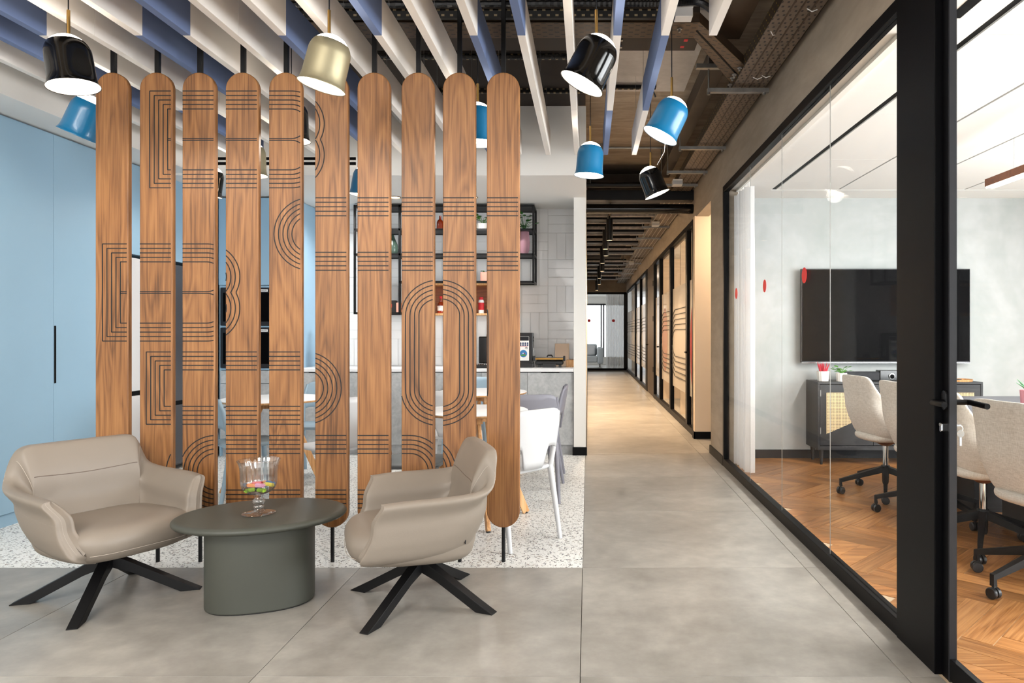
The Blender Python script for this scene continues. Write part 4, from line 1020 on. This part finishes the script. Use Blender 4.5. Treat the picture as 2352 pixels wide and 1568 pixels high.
for k in range(18):
    a = k*2.4; r = .04*math.sqrt((k+.5)/18); L = 1.0+.5*math.sin(k); MB().tube([(r*math.cos(a)*.5, r*math.sin(a)*.5, .12), (r*1.3*math.cos(a), r*1.3*math.sin(a), .16), (r*2.6*math.cos(a), r*2.6*math.sin(a), .18+.02*L)], [.009, .007, .001], 6).build('leaf', 'aloe', t, smooth=True)
for k in range(3): tag(Bx(-.075, .075, -.1, .1, 0, .011).build('booklet', ('paper', 'pink_pot', 'paper')[k], loc=(3.03+.01*k, 4.46, .742+.0112*k), rz=.3-.2*k, bevel=.001), ('white booklet at the bottom of the pile by the pink pot', 'pink booklet in the middle of the pile by the pink pot', 'white booklet on top of the pile by the pink pot')[k], 'booklet', 'booklets on the meeting table')
half_mc = [
 [(-.275, 0, .925), (-.245, 0, .68), (-.165, 0, .475), (-.05, 0, .43)],
 [(-.272, .13, .925), (-.242, .13, .68), (-.16, .11, .475), (-.05, .05, .43)],
 [(-.255, .205, .905), (-.222, .205, .67), (-.14, .165, .47), (-.04, .09, .43)],
 [(-.205, .245, .82), (-.165, .243, .63), (-.085, .2, .465), (-.02, .1, .43)],
 [(-.125, .267, .715), (-.08, .258, .59), (-.01, .215, .46), (0, .11, .43)],
 [(-.01, .277, .67), (.02, .263, .565), (.07, .222, .457), (.03, .11, .43)],
 [(.10, .275, .655), (.12, .260, .555), (.15, .222, .456), (.09, .11, .43)],
 [(.18, .262, .62), (.19, .25, .54), (.21, .218, .456), (.15, .11, .43)]]
MCS = Shell(half_mc, .036, .475, flare=.45, nose=.012)
mcs_mesh = MCS.mb().mesh('shell', 'linen', True, 80)
mc_seat = cushion(.02, .225, .215, [(.430, .45, 0), (.434, .8, 0), (.45, .95, 0), (.475, .98, 0), (.492, .92, 0), (.50, .7, 0), (.502, .02, 0)], 3.2, .03).mesh('seat_pad', 'linen', True, 80)
mc_pan = MB().lathe([(1e-7, .385), (.03, .385), (.075, .41), (.11, .432), (1e-7, .432)], 28).mesh('seat_pan', 'walnut', True)
mc_col = MB().cyl((0, 0, .20), (0, 0, .395), .021, 20).mesh('gas_column', 'chrome', True)
mc_hub = MB().lathe([(1e-7, .085), (.02, .085), (.024, .10), (.028, .21), (.034, .222), (.03, .232), (1e-7, .232)], 24).mesh('hub', 'leg_black', True)
mc_arm = MB().add([(.02, -.02, .225), (.02, .02, .225), (.02, .02, .175), (.02, -.02, .175), (.335, -.013, .122), (.335, .013, .122), (.335, .013, .094), (.335, -.013, .094), (.352, -.012, .118), (.352, .012, .118), (.352, .012, .062), (.352, -.012, .062), (.330, -.012, .062), (.330, .012, .062)],
  [(0, 1, 5, 4), (1, 2, 6, 5), (2, 3, 7, 6), (3, 0, 4, 7), (4, 5, 9, 8), (8, 9, 10, 11), (10, 13, 12, 11), (12, 13, 6, 7), (5, 6, 13, 10, 9), (4, 8, 11, 12, 7), (0, 3, 2, 1)]).mesh('arm', 'leg_black')
def wheelmesh():
    mb = MB()
    for s in (-1, 1): mb.lathe([(1e-7, s*.004), (.026, s*.004), (.028, s*.008), (.028, s*.020), (.024, s*.024), (1e-7, s*.025)], 22, Matrix.Translation((0, 0, .028)) @ Matrix.Rotation(PI/2, 4, 'X'))
    mb.box(-.006, .006, -.005, .005, .03, .064); return mb.mesh('caster', 'black_plastic', True)
mc_whl = wheelmesh()
def mchair(x, y, ang, base, label):
    t = thing('meeting_chair', label, 'chair', (x, y, 0), math.radians(ang), 'upholstered meeting chairs')
    for me, nm in ((mcs_mesh, 'shell'), (mc_seat, 'seat_pad'), (mc_pan, 'seat_pan'), (mc_col, 'gas_column'), (mc_hub, 'hub')): put(me, nm, parent=t)
    for k in range(5):
        a = math.radians(base-ang+72*k); o = put(mc_arm, 'base_arm', rot=(0, 0, a), parent=t)
        put(mc_whl, 'caster', (.341, 0, 0), (0, 0, .7+k), o)
mchair(2.336, 5.50, 8, 175, 'linen meeting chair seen whole through the glass, before the sideboard')
mchair(2.34, 4.80, 4, 150, 'linen meeting chair half hidden by the black door jamb')
mchair(2.33, 4.13, 0, 238, 'linen meeting chair mostly hidden just right of the door handle')
mchair(2.26, 3.44, 12, 125, 'linen meeting chair nearest the camera behind the glass door')
mchair(3.85, 5.75, 182, 20, 'linen meeting chair on the far side of the meeting table')
t = thing('linear_pendant', 'slim linear pendant lamp over the meeting table', 'lamp', (2.98, 3.0, 2.33), 0); Bx(-.035, .035, 0, 2.2, .02, .075).build('housing', 'walnut', t); Bx(-.03, .03, .005, 2.195, .008, .02).build('diffuser', 'opal_disc', t)
area('linear_light', (2.98, 4.1, 2.33), (0, 0, 0), .06, 2.1, 90, (1, .97, .93))
for y in (.3, 1.9): MB().cyl((0, y, .07), (0, y, .308), .0015, 5).build('suspension_cable', 'galvanised', t)

# ------------------------------------------------------------------ corridor glazing
def glaz(n, y0, y1, label, lines=True, ell=None, kind='window', film=True):
    t = thing('%s_%d' % (kind, n), label, kind, (0, 0, 0), 0, None, 'structure')
    xa, xb = XG-.010, XG+.05
    Bx(xa, xb, y0, y0+.15, 0, 2.665).build('post', 'frame_black', t, bevel=.002)
    Bx(xa, xb, y0+.11, y1, 0, .08).build('bottom_rail', 'frame_black', t); Bx(xa, xb, y0+.11, y1, 2.60, 2.665).build('top_rail', 'frame_black', t)
    Bx(XG+.018, XG+.026, y0+.11, y1, .08, 2.60).build('pane', 'glass', t)
    if film: Bx(XG+.027, XG+.028, y0+.11, y1, .45, 1.95).build('frosted_film', 'frost', t)
    if lines:
        m_ = (y0+.11+y1)/2
        for k in range(5):
            for zc, sg in ((1.62, -1), (.62, 1)):
                z = zc+sg*.075*k; L = [(XG+.016, y0+.13, z), (XG+.016, y1-.32, z), (XG+.016, y1-.10+.02*k*0, z-sg*.09*-1*0)]
                MB().tube([(XG+.016, y0+.12, z), (XG+.016, y1-.35, z+.0), (XG+.016, y1-.12, z+sg*.06), (XG+.016, y1-.02, z+sg*.16)], .006, 6).build('printed_line', 'print_black', t)
    if ell:
        o = MB().lathe([(1e-7, 0), (1, 0)], 48, Matrix.Translation((XG+.0175, ell[0], ell[1])) @ Matrix.Rotation(PI/2, 4, 'Y') @ Matrix.Diagonal((ell[3], ell[2], 1, 1))).build('printed_oval', ell[4], t)
    return t
glaz(2, 8.53, 9.12, 'glass door leaf with a red oval print after the cream alcove wall', False, (8.75, 1.1, .30, .55, 'film_red'))
glaz(3, 9.12, 10.95, 'first corridor glass pane with frosted band and printed lines', True)
glaz(4, 10.95, 12.55, 'second corridor glass pane with a pale pink oval print', True, (12.0, 1.15, .42, .55, 'film_pink'))
glaz(5, 12.55, 13.70, 'narrow corridor glass door before the brown door', False)
glaz(6, 15.55, 17.3, 'first corridor glass pane past the brown door', True)
glaz(7, 17.3, 19.2, 'second corridor glass pane past the brown door', True)
glaz(8, 19.2, 23.4, 'last corridor glass pane before the corridor end', True)
d2 = thing('door_2', 'brown hinged door in the corridor between glass panes', 'door', (0, 0, 0), 0, None, 'structure')
Bx(XG-.01, XG+.05, 13.70, 13.82, 0, 2.665).build('jamb', 'frame_black', d2); Bx(XG+.0, XG+.05, 13.84, 15.3, .005, 2.66).build('leaf', 'flue_brown', d2); Bx(XG-.01, XG+.05, 15.32, 15.55, 0, 2.665).build('jamb', 'frame_black', d2)
MB().tube([(XG, 15.1, 1.02), (XG-.05, 15.1, 1.02), (XG-.05, 14.98, 1.02)], .011, 8).build('handle', 'frame_black', d2)
for z in (.5, 1.5, 2.2): MB().cyl((XG-.006, 13.85, z), (XG-.006, 13.85, z+.1), .012, 8).build('hinge', 'frame_black', d2)
for yy in (12.72, 9.05): 
    h = MB().tube([(XG, yy, 1.02), (XG-.05, yy, 1.02), (XG-.05, yy-.12, 1.02)], .011, 8); h.build('lever', 'frame_black', d2)
# rooms behind the corridor glass
struct('wall_offices', MB().box(3.5, 3.6, 8.52, 24, 0, 2.7).box(1.45, 3.5, 13.6, 13.7, 0, 2.7).box(1.45, 3.5, 10.95, 11.0, 0, 2.7), 'cream_wall', 'cream walls of the offices along the corridor', 'wall')
struct('ceiling_offices', Bx(1.45, 3.6, 8.52, 24, 2.7, 2.8), 'gypsum', 'white ceiling of the offices along the corridor', 'ceiling')
struct('floor_offices', Bx(XG, 3.6, 8.52, 30, -.12, 0), 'floor_tile', 'grey floor of the offices along the corridor', 'floor')
# corridor end
w9 = thing('window_9', 'black framed glass wall with red dots at the corridor end', 'window', (0, 0, 0), 0, None, 'structure')
YE = 23.7
Bx(-.02, XG, YE, YE+.06, 0, .08).build('bottom_rail', 'frame_black', w9); Bx(-.02, XG, YE, YE+.06, 2.58, 2.65).build('top_rail', 'frame_black', w9); Bx(1.22, XG+.05, YE, YE+.06, 0, 2.65).build('stile', 'frame_black', w9)
Bx(-.02, 1.22, YE+.02, YE+.03, .08, 2.58).build('pane', 'glass', w9)
for px in (1353, 1409): MB().lathe([(1e-7, 0), (.05, 0)], 24, Matrix.Translation(((px-1350)*YE/F, YE+.018, 1.69)) @ Matrix.Rotation(PI/2, 4, 'X')).build('red_dot_sticker', 'red_sticker', w9)
struct('wall_corridor_end', Bx(-.02, XG, YE, YE+.1, 2.65, 3.42), 'brown_plaster', 'beige wall above the glass at the corridor end', 'wall')
struct('floor_end_room', Bx(-4, XG, YE, 29, -.12, 0), 'floor_tile', 'grey floor of the room at the corridor end', 'floor')
struct('ceiling_end_room', Bx(-4, 3.6, YE+.1, 29, 2.75, 2.85), 'gypsum', 'white ceiling of the room at the corridor end', 'ceiling')
struct('wall_end_room', MB().box(1.5, 1.62, YE+.1, 29, 0, 2.75).box(-4, 1.5, 28.5, 28.6, 0, .3).box(-4, 1.5, 28.5, 28.6, 2.45, 2.75), 'white_wall', 'white walls of the room at the corridor end', 'wall')
w10 = thing('window_10', 'dark framed outside window of the end room', 'window', (0, 0, 0), 0, None, 'structure')
for x in (-1.6, .52, .62): Bx(x, x+.05, 28.45, 28.5, .3, 2.45).build('mullion', 'frame_grey', w10)
Bx(-4, 1.5, 28.45, 28.5, 2.40, 2.46).build('head', 'frame_grey', w10); Bx(-4, 1.5, 28.47, 28.48, .3, 2.4).build('pane', 'glass', w10)
ct2 = thing('sheer_curtain', 'white sheer curtain at the corridor end behind the glass', 'curtain', (0, 0, 0))
G = [[(.62+.62*k/80, YE+.35+.05*math.sin(k*.9), z) for z in (.03, 1.3, 2.6)] for k in range(81)]
MB().grid(np.array(G)).build('cloth', 'curtain', ct2, smooth=True, angle=80)
sf = thing('lounge_sofa', 'pale grey sofa behind the glass at the corridor end', 'sofa', (-.2, 26.0, 0))
Bx(-1.0, .55, 0, .8, .18, .42).build('seat', 'sofa_grey', sf, bevel=.04); Bx(-1.0, .55, .62, .86, .42, .85).build('backrest', 'sofa_grey', sf, bevel=.05); Bx(.55, .78, -.02, .86, .12, .74).build('armrest', 'sofa_grey', sf, bevel=.07)
for x in (-.9, .65): MB().cyl((x, .1, 0), (x, .1, .2), .02, 8).build('leg', 'black_metal', sf)
tag(Bx(-.14, .28, 26.43, 26.60, .43, .80).build('cushion', 'fridge_white', bevel=.06), 'grey cushion on the sofa at the corridor end', 'cushion')
# ------------------------------------------------------------------ exposed ceiling services
def svc(name, label, cat, parts, loc=(0,0,0), group=None):
    t = thing(name, label, cat, loc, 0, group)
    for nm, mb, mat in parts: mb.build(nm, mat, t, smooth=(mat in ('flex', 'galvanised') and False))
    return t
# main tray along the right wall
tr = thing('cable_tray', 'perforated steel cable tray running along the taupe wall', 'cable tray', (0, 0, 0))
Bx(1.02, 1.255, 2.2, 8.55, 3.0, 3.003).build('tray_floor', 'tray_metal', tr)
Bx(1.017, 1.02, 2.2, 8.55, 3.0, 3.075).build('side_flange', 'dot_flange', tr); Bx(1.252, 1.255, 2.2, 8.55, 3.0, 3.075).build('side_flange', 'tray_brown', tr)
for x in (1.085, 1.14, 1.2): Bx(x-.004, x+.004, 2.2, 8.55, 2.996, 3.0).build('floor_rib', 'flue_brown', tr)
for i, (x, y, a) in enumerate(((1.16, 3.05, .4), (1.1, 3.45, -.3), (1.2, 3.75, .2), (1.07, 4.05, .9), (1.15, 4.75, 0), (1.2, 4.72, .2), (1.12, 3.3, 1.2))):
    MB().tube([(x-.03*math.cos(a), y-.03*math.sin(a), 2.998), (x, y, 2.985), (x+.03*math.cos(a), y+.03*math.sin(a), 2.998)], .0028, 6).build('cable_tie', 'label_white', tr, smooth=True)
tr2 = thing('cable_tray', 'second perforated cable tray far down the corridor ceiling', 'cable tray', (0, 0, 0))
Bx(.98, 1.25, 8.8, 15.5, 2.94, 2.943).build('tray_floor', 'tray_metal', tr2); Bx(.98, 1.25, 15.8, 23.5, 2.94, 2.943).build('tray_floor', 'tray_metal', tr2)
for x in (.98, 1.045, 1.11, 1.18, 1.248): Bx(x-.003, x+.003, 8.8, 23.5, 2.93, 2.99 if x in (.98, 1.248) else 2.94).build('rail', 'steel_light', tr2)
# branch tray across the lounge and the diagonal link
br = thing('cable_tray', 'brown slotted cable tray crossing above the baffles with a diagonal link', 'cable tray', (0, 0, 0))
Bx(-3.4, .66, 4.14, 4.36, 3.10, 3.103).build('tray_floor', 'tray_brown', br); Bx(-3.4, .66, 4.14, 4.142, 3.10, 3.16).build('side_flange', 'flue_brown', br); Bx(-3.4, .66, 4.358, 4.36, 3.10, 3.16).build('side_flange', 'flue_brown', br)
mb = MB().add([(.66, 4.14, 3.10), (.66, 4.36, 3.10), (1.03, 4.97, 3.02), (1.03, 4.60, 3.02), (.66, 4.14, 3.104), (.66, 4.36, 3.104), (1.03, 4.97, 3.024), (1.03, 4.60, 3.024)], [(0, 1, 2, 3), (7, 6, 5, 4), (0, 4, 5, 1), (1, 5, 6, 2), (2, 6, 7, 3), (3, 7, 4, 0)])
mb.build('diagonal_floor', 'tray_brown', br)
MB().beam((.66, 4.14, 3.13), (1.03, 4.60, 3.05), .003, .06).build('diagonal_flange', 'flue_brown', br); MB().beam((.66, 4.36, 3.13), (1.03, 4.97, 3.05), .003, .06).build('diagonal_flange', 'flue_brown', br); MB().beam((.66, 4.25, 3.099), (1.03, 4.785, 3.019), .012, .004).build('diagonal_rib', 'frame_black', br)
for i, (x, y) in enumerate(((.55, 4.20), (1.0, 4.62), (.99, 4.80), (.99, 4.74), (1.0, 4.93), (.17, 4.44), (.15, 4.52))):
    z = 3.09 if x < .7 else 3.015
    MB().lathe([(1e-7, 0), (.016, 0), (.016, .006), (.007, .006), (.007, .022), (1e-7, .022)], 10, Matrix.Translation((x, y, z)) @ Matrix.Rotation(PI, 4, 'X')).build('wing_bolt', 'galvanised', br)
tag(Bx(-2.6, .70, 4.365, 4.595, 3.115, 3.30).build('smooth_duct', 'duct_brown', bevel=.003), 'smooth brown metal trunking behind the slotted tray', 'trunking')
for i, (x, y) in enumerate(((.62, 4.43), (.61, 4.53))): tag(Bx(x-.012, x+.012, y-.016, y+.016, 3.1135, 3.115).build('warning_label', 'print_red'), ('red warning label nearer the tray on the brown trunking', 'red warning label farther back on the brown trunking')[i], 'label')
t = thing('earth_strap', 'looped copper earth strap bolted under the brown trunking', 'strap', (0, 0, 0)); MB().tube([(.20, 4.40, 3.108), (.12, 4.42, 3.10), (.06, 4.46, 3.098), (.10, 4.50, 3.10), (.18, 4.51, 3.108)], .005, 8).build('braid', 'brass', t, smooth=True)
for y in (4.40, 4.51): Bx(.19, .22, y-.012, y+.012, 3.10, 3.115).build('terminal', 'galvanised', t)
# slotted channel and flexible conduits
def flex(name, label, path, r=.016, mat='black_plastic'):
    P = crm(np.array(path, float), 240); n = len(P); rr = [r*(1.0 if k % 2 else .82) for k in range(n)]
    return tag(MB().tube([tuple(p) for p in P], rr, 8).build(name, mat, smooth=False), label, 'conduit')
tag(Bx(-3.4, .50, 3.99, 4.02, 3.06, 3.11).build('slotted_channel', 'slot_channel'), 'black slotted steel channel in front of the branch tray', 'channel')
tag(Bx(.0, .58, 5.98, 6.01, 3.35, 3.385).build('slotted_channel', 'slot_channel'), 'black slotted steel channel on the pale slab strip', 'channel')
flex('flex_conduit', 'black corrugated conduit along the branch tray', [(-3.4, 3.945, 3.12), (-1.5, 3.948, 3.115), (-.2, 3.945, 3.12), (.44, 3.945, 3.12), (.62, 3.95, 3.13), (.74, 4.1, 3.14)], .02)
flex('flex_conduit', 'black corrugated conduit above the pale slab strip', [(.0, 5.94, 3.36), (.3, 5.95, 3.355), (.58, 5.94, 3.36)], .016)
flex('flex_conduit', 'black corrugated conduit crossing the dark duct box', [(-3.4, 5.02, 3.24), (-2, 5.0, 3.25), (-.6, 5.02, 3.24), (.05, 5.0, 3.25)], .018)
tag(Bx(-3.4, -.02, 5.04, 6.24, 3.29, 3.38).build('duct_box', 'dark_ceiling', bevel=.004), 'dark brown duct box above the kitchenette baffles', 'duct')
tag(Bx(-3.4, -.02, 5.08, 5.11, 3.255, 3.29).build('slotted_channel', 'slot_channel'), 'black slotted steel channel under the dark duct box', 'channel')
tag(Bx(-3.4, -.02, 5.80, 5.83, 3.255, 3.29).build('slotted_channel', 'slot_channel'), 'far black slotted channel under the dark duct box', 'channel')
tag(Bx(-3.4, .78, 2.6, 3.80, 3.26, 3.40).build('duct_box', 'dark_ceiling', bevel=.004), 'dark brown duct box at the very top of the picture', 'duct')
tag(MB().cyl((-3.4, 3.83, 3.2), (.62, 3.83, 3.2), .022, 12).build('steel_pipe', 'black_metal', smooth=True), 'black pipe in front of the branch tray', 'pipe')
t = thing('junction_box', 'grey electrical junction box at the branch tray bend', 'box', (.545, 4.0, 3.085)); Bx(-.05, .05, -.04, .04, -.03, .03).build('body', 'fridge_white', t, bevel=.004); Bx(-.052, .052, -.042, .042, .02, .032).build('lid', 'fridge_white', t, bevel=.003)
for x in (.15, .18): tag(MB().cyl((x, 3.85, 2.98), (x, 4.1, 3.04), .009, 10).build('chrome_tube', 'chrome', smooth=True), 'short chrome tube above the tilted black pendant, '+('left' if x < .16 else 'right')+' of the pair', 'tube')
# brown ducts beside the main tray
tag(Bx(.865, .985, 5.0, 8.5, 3.15, 3.29).build('metal_duct', 'duct_brown', bevel=.003), 'smooth brown duct running beside the main cable tray', 'duct')
md = thing('metal_duct', 'brown sheet metal duct above the diagonal tray link with a red label', 'duct', (0, 0, 0)); Bx(.80, 1.0, 2.4, 4.62, 3.2, 3.27).build('casing', 'flue_brown', md, bevel=.003); Bx(.90, .935, 4.0, 4.03, 3.1985, 3.2).build('red_label', 'print_red', md)
# trapeze hangers
hz_ = [(4.93, 2.955), (6.46, 2.955), (7.45, 2.96), (8.1, 2.96), (9.6, 2.90), (10.9, 2.90), (12.2, 2.90), (13.6, 2.90), (16.6, 2.90), (18.0, 2.90), (19.4, 2.90), (21.0, 2.90)]
for i, (y, z) in enumerate(hz_):
    t = thing('trapeze_hanger', 'galvanised trapeze hanger under the cable tray, '+ordn[i]+' from the camera', 'hanger', (0, y, z), 0, 'trapeze hangers')
    Bx(.84, 1.27, -.02, .02, 0, .028).build('channel', 'galvanised', t)
    MB().cyl((.85, 0, -.012), (.85, 0, 3.42-z), .006, 8).build('threaded_rod', 'galvanised', t)
    for x in (.85, 1.24): MB().cyl((x, 0, -.014), (x, 0, 0), .012, 6).build('nut', 'galvanised', t)
tag(Bx(.76, 1.0, 4.90, 4.94, 3.12, 3.15).build('upper_strut', 'galvanised'), 'short galvanised strut above the first trapeze hanger', 'strut')
for i, (x, y, z) in enumerate(((1.0, 7.95, 2.938), (1.0, 9.25, 2.868), (1.0, 10.5, 2.868), (1.0, 16.3, 2.868))):
    t = thing('junction_box', 'white junction box under the corridor tray, '+ordn[i]+' from the camera', 'box', (x, y, z), 0, 'corridor junction boxes'); Bx(-.04, .07, -.06, .06, 0, .06).build('body', 'fridge_white', t, bevel=.004); Bx(-.04, .07, -.062, .062, .045, .062).build('lid', 'lamp_white', t, bevel=.002)
# corridor cross members
tag(MB().cyl((-.02, 8.66, 2.80), (XG, 8.66, 2.80), .06, 20).build('black_pipe', 'black_gloss', smooth=True), 'fat black pipe across the corridor mouth, lower one', 'pipe')
tag(Bx(-.02, XG, 8.60, 8.80, 2.90, 3.02).build('black_beam', 'black_metal', bevel=.004), 'black beam across the corridor above the fat pipe', 'beam')
tag(MB().cyl((-.02, 8.3, 3.02), (.75, 8.3, 3.02), .035, 16).build('black_pipe', 'black_metal', smooth=True), 'thin black pipe high across the corridor mouth', 'pipe')
tag(MB().cyl((-.02, 15.6, 3.06), (XG, 15.6, 3.06), .06, 16).build('black_pipe', 'black_metal', smooth=True), 'fat black pipe halfway down the corridor', 'pipe')
tag(Bx(.0, .83, 8.95, 23.5, 3.18, 3.30).build('duct_box', 'dark_ceiling'), 'added dark box blackening the corridor ceiling above the struts', 'duct')  # dark box added to keep the lit slab from showing
for i, y in enumerate((9.2, 9.9, 10.5, 11.1, 11.8, 12.5, 13.2, 14.0, 14.8, 16.4, 17.3, 18.3, 19.4, 20.6, 22.0)):
    if i % 2 == 0: tag(Bx(-.02, .95, y, y+.25, 2.97, 3.10).build('black_beam', 'black_metal'), 'black duct beam across the corridor ceiling, '+ordn[i//2]+' past the fat pipe', 'beam', 'corridor cross beams')
    tag(Bx(-.02, .98, y+.30, y+.34, 2.96, 3.0).build('cross_strut', 'steel_light'), 'pale perforated strut across the corridor ceiling, '+ordn[i]+' past the fat pipe', 'strut', 'corridor cross struts')
# slab details over the walkway
tag(MB().cyl((.1, 8.0, 3.38), (.98, 8.0, 3.38), .014, 10).build('grey_conduit', 'galvanised', smooth=True), 'grey conduit across the bare slab', 'conduit')
tag(Bx(.08, .17, 7.96, 8.04, 3.35, 3.42).build('junction_box', 'galvanised', bevel=.004), 'grey junction box on the bare slab', 'box')
tag(MB().tube([(.10, 8.0, 3.36), (.04, 8.0, 3.33), (.03, 8.02, 3.2), (.03, 8.1, 3.0)], .006, 8).build('black_cable', 'black_plastic', smooth=True), 'black cable dropping from the grey junction box', 'cable')
tag(MB().tube([(.52, 5.0, 3.4), (.50, 4.9, 3.15), (.44, 4.85, 2.98), (.47, 4.86, 2.90)], .005, 8).build('black_cable', 'black_plastic', smooth=True), 'loose black cable loop beside the blue pendant', 'cable')
tag(MB().tube([(.46, 4.11, 2.44), (.45, 4.12, 2.33), (.41, 4.14, 2.26)], .0009, 6).build('white_wire', 'fridge_white', smooth=True), 'thin white wire under the blue pendant', 'wire')
# corridor track lights
tk = thing('lighting_track', 'black lighting track hung along the corridor ceiling', 'track', (.29, 8.85, 2.83)); Bx(-.02, .02, 0, 14.6, 0, .035).build('rail', 'black_metal', tk); Bx(-.012, .012, 0, .55, -.004, .0).build('brass_end', 'brass', tk)
for y in (.1, 7, 14): MB().cyl((0, y, .035), (0, y, .35), .003, 6).build('suspension_cable', 'black_plastic', tk)
for i, y in enumerate((9.33, 10.3, 11.2, 12.4, 14.0, 15.8, 17.8, 20.2)):
    t = thing('track_spotlight', 'black cylinder track spotlight in the corridor, '+ordn[i]+' from the camera', 'spotlight', (.29-.03*(i % 2), y, 2.83), 0, 'corridor track spotlights')
    MB().cyl((0, 0, 0), (0, 0, -.05), .012, 10).build('adapter', 'black_metal', t); MB().cyl((0, 0, -.05), (0, 0, -.33), .043, 20).build('cylinder', 'black_metal', t, smooth=True, angle=50); MB().lathe([(1e-7, -.3302), (.036, -.3302)], 20).build('lens', 'warm_lens', t)
    lamp('track_light', 'SPOT', (0, 0, -.34), 260, (1, .70, .43), .04, 130, .8, t)
# warm office lamps behind the corridor glass and in the alcove
def disc(x, y, z, power, col, label):
    t = thing('ceiling_light', label, 'ceiling light', (x, y, z), 0, 'warm ceiling lights'); MB().lathe([(1e-7, -.02), (.15, -.02), (.16, -.015), (.16, 0), (1e-7, 0)], 28).build('diffuser', 'opal_disc', t, smooth=True); lamp('office_lamp', 'POINT', (0, 0, -.12), power, col, .12, parent=t)
disc(2.0, 7.85, 2.67, 30, (1, .78, .55), 'round warm ceiling light of the alcove')
disc(2.4, 9.8, 2.70, 34, (1, .84, .64), 'round warm ceiling light of the first corridor office')
disc(2.4, 12.2, 2.70, 34, (1, .84, .66), 'round warm ceiling light of the second corridor office')
disc(2.4, 17.5, 2.70, 80, (1, .9, .78), 'round ceiling light of the far corridor office')
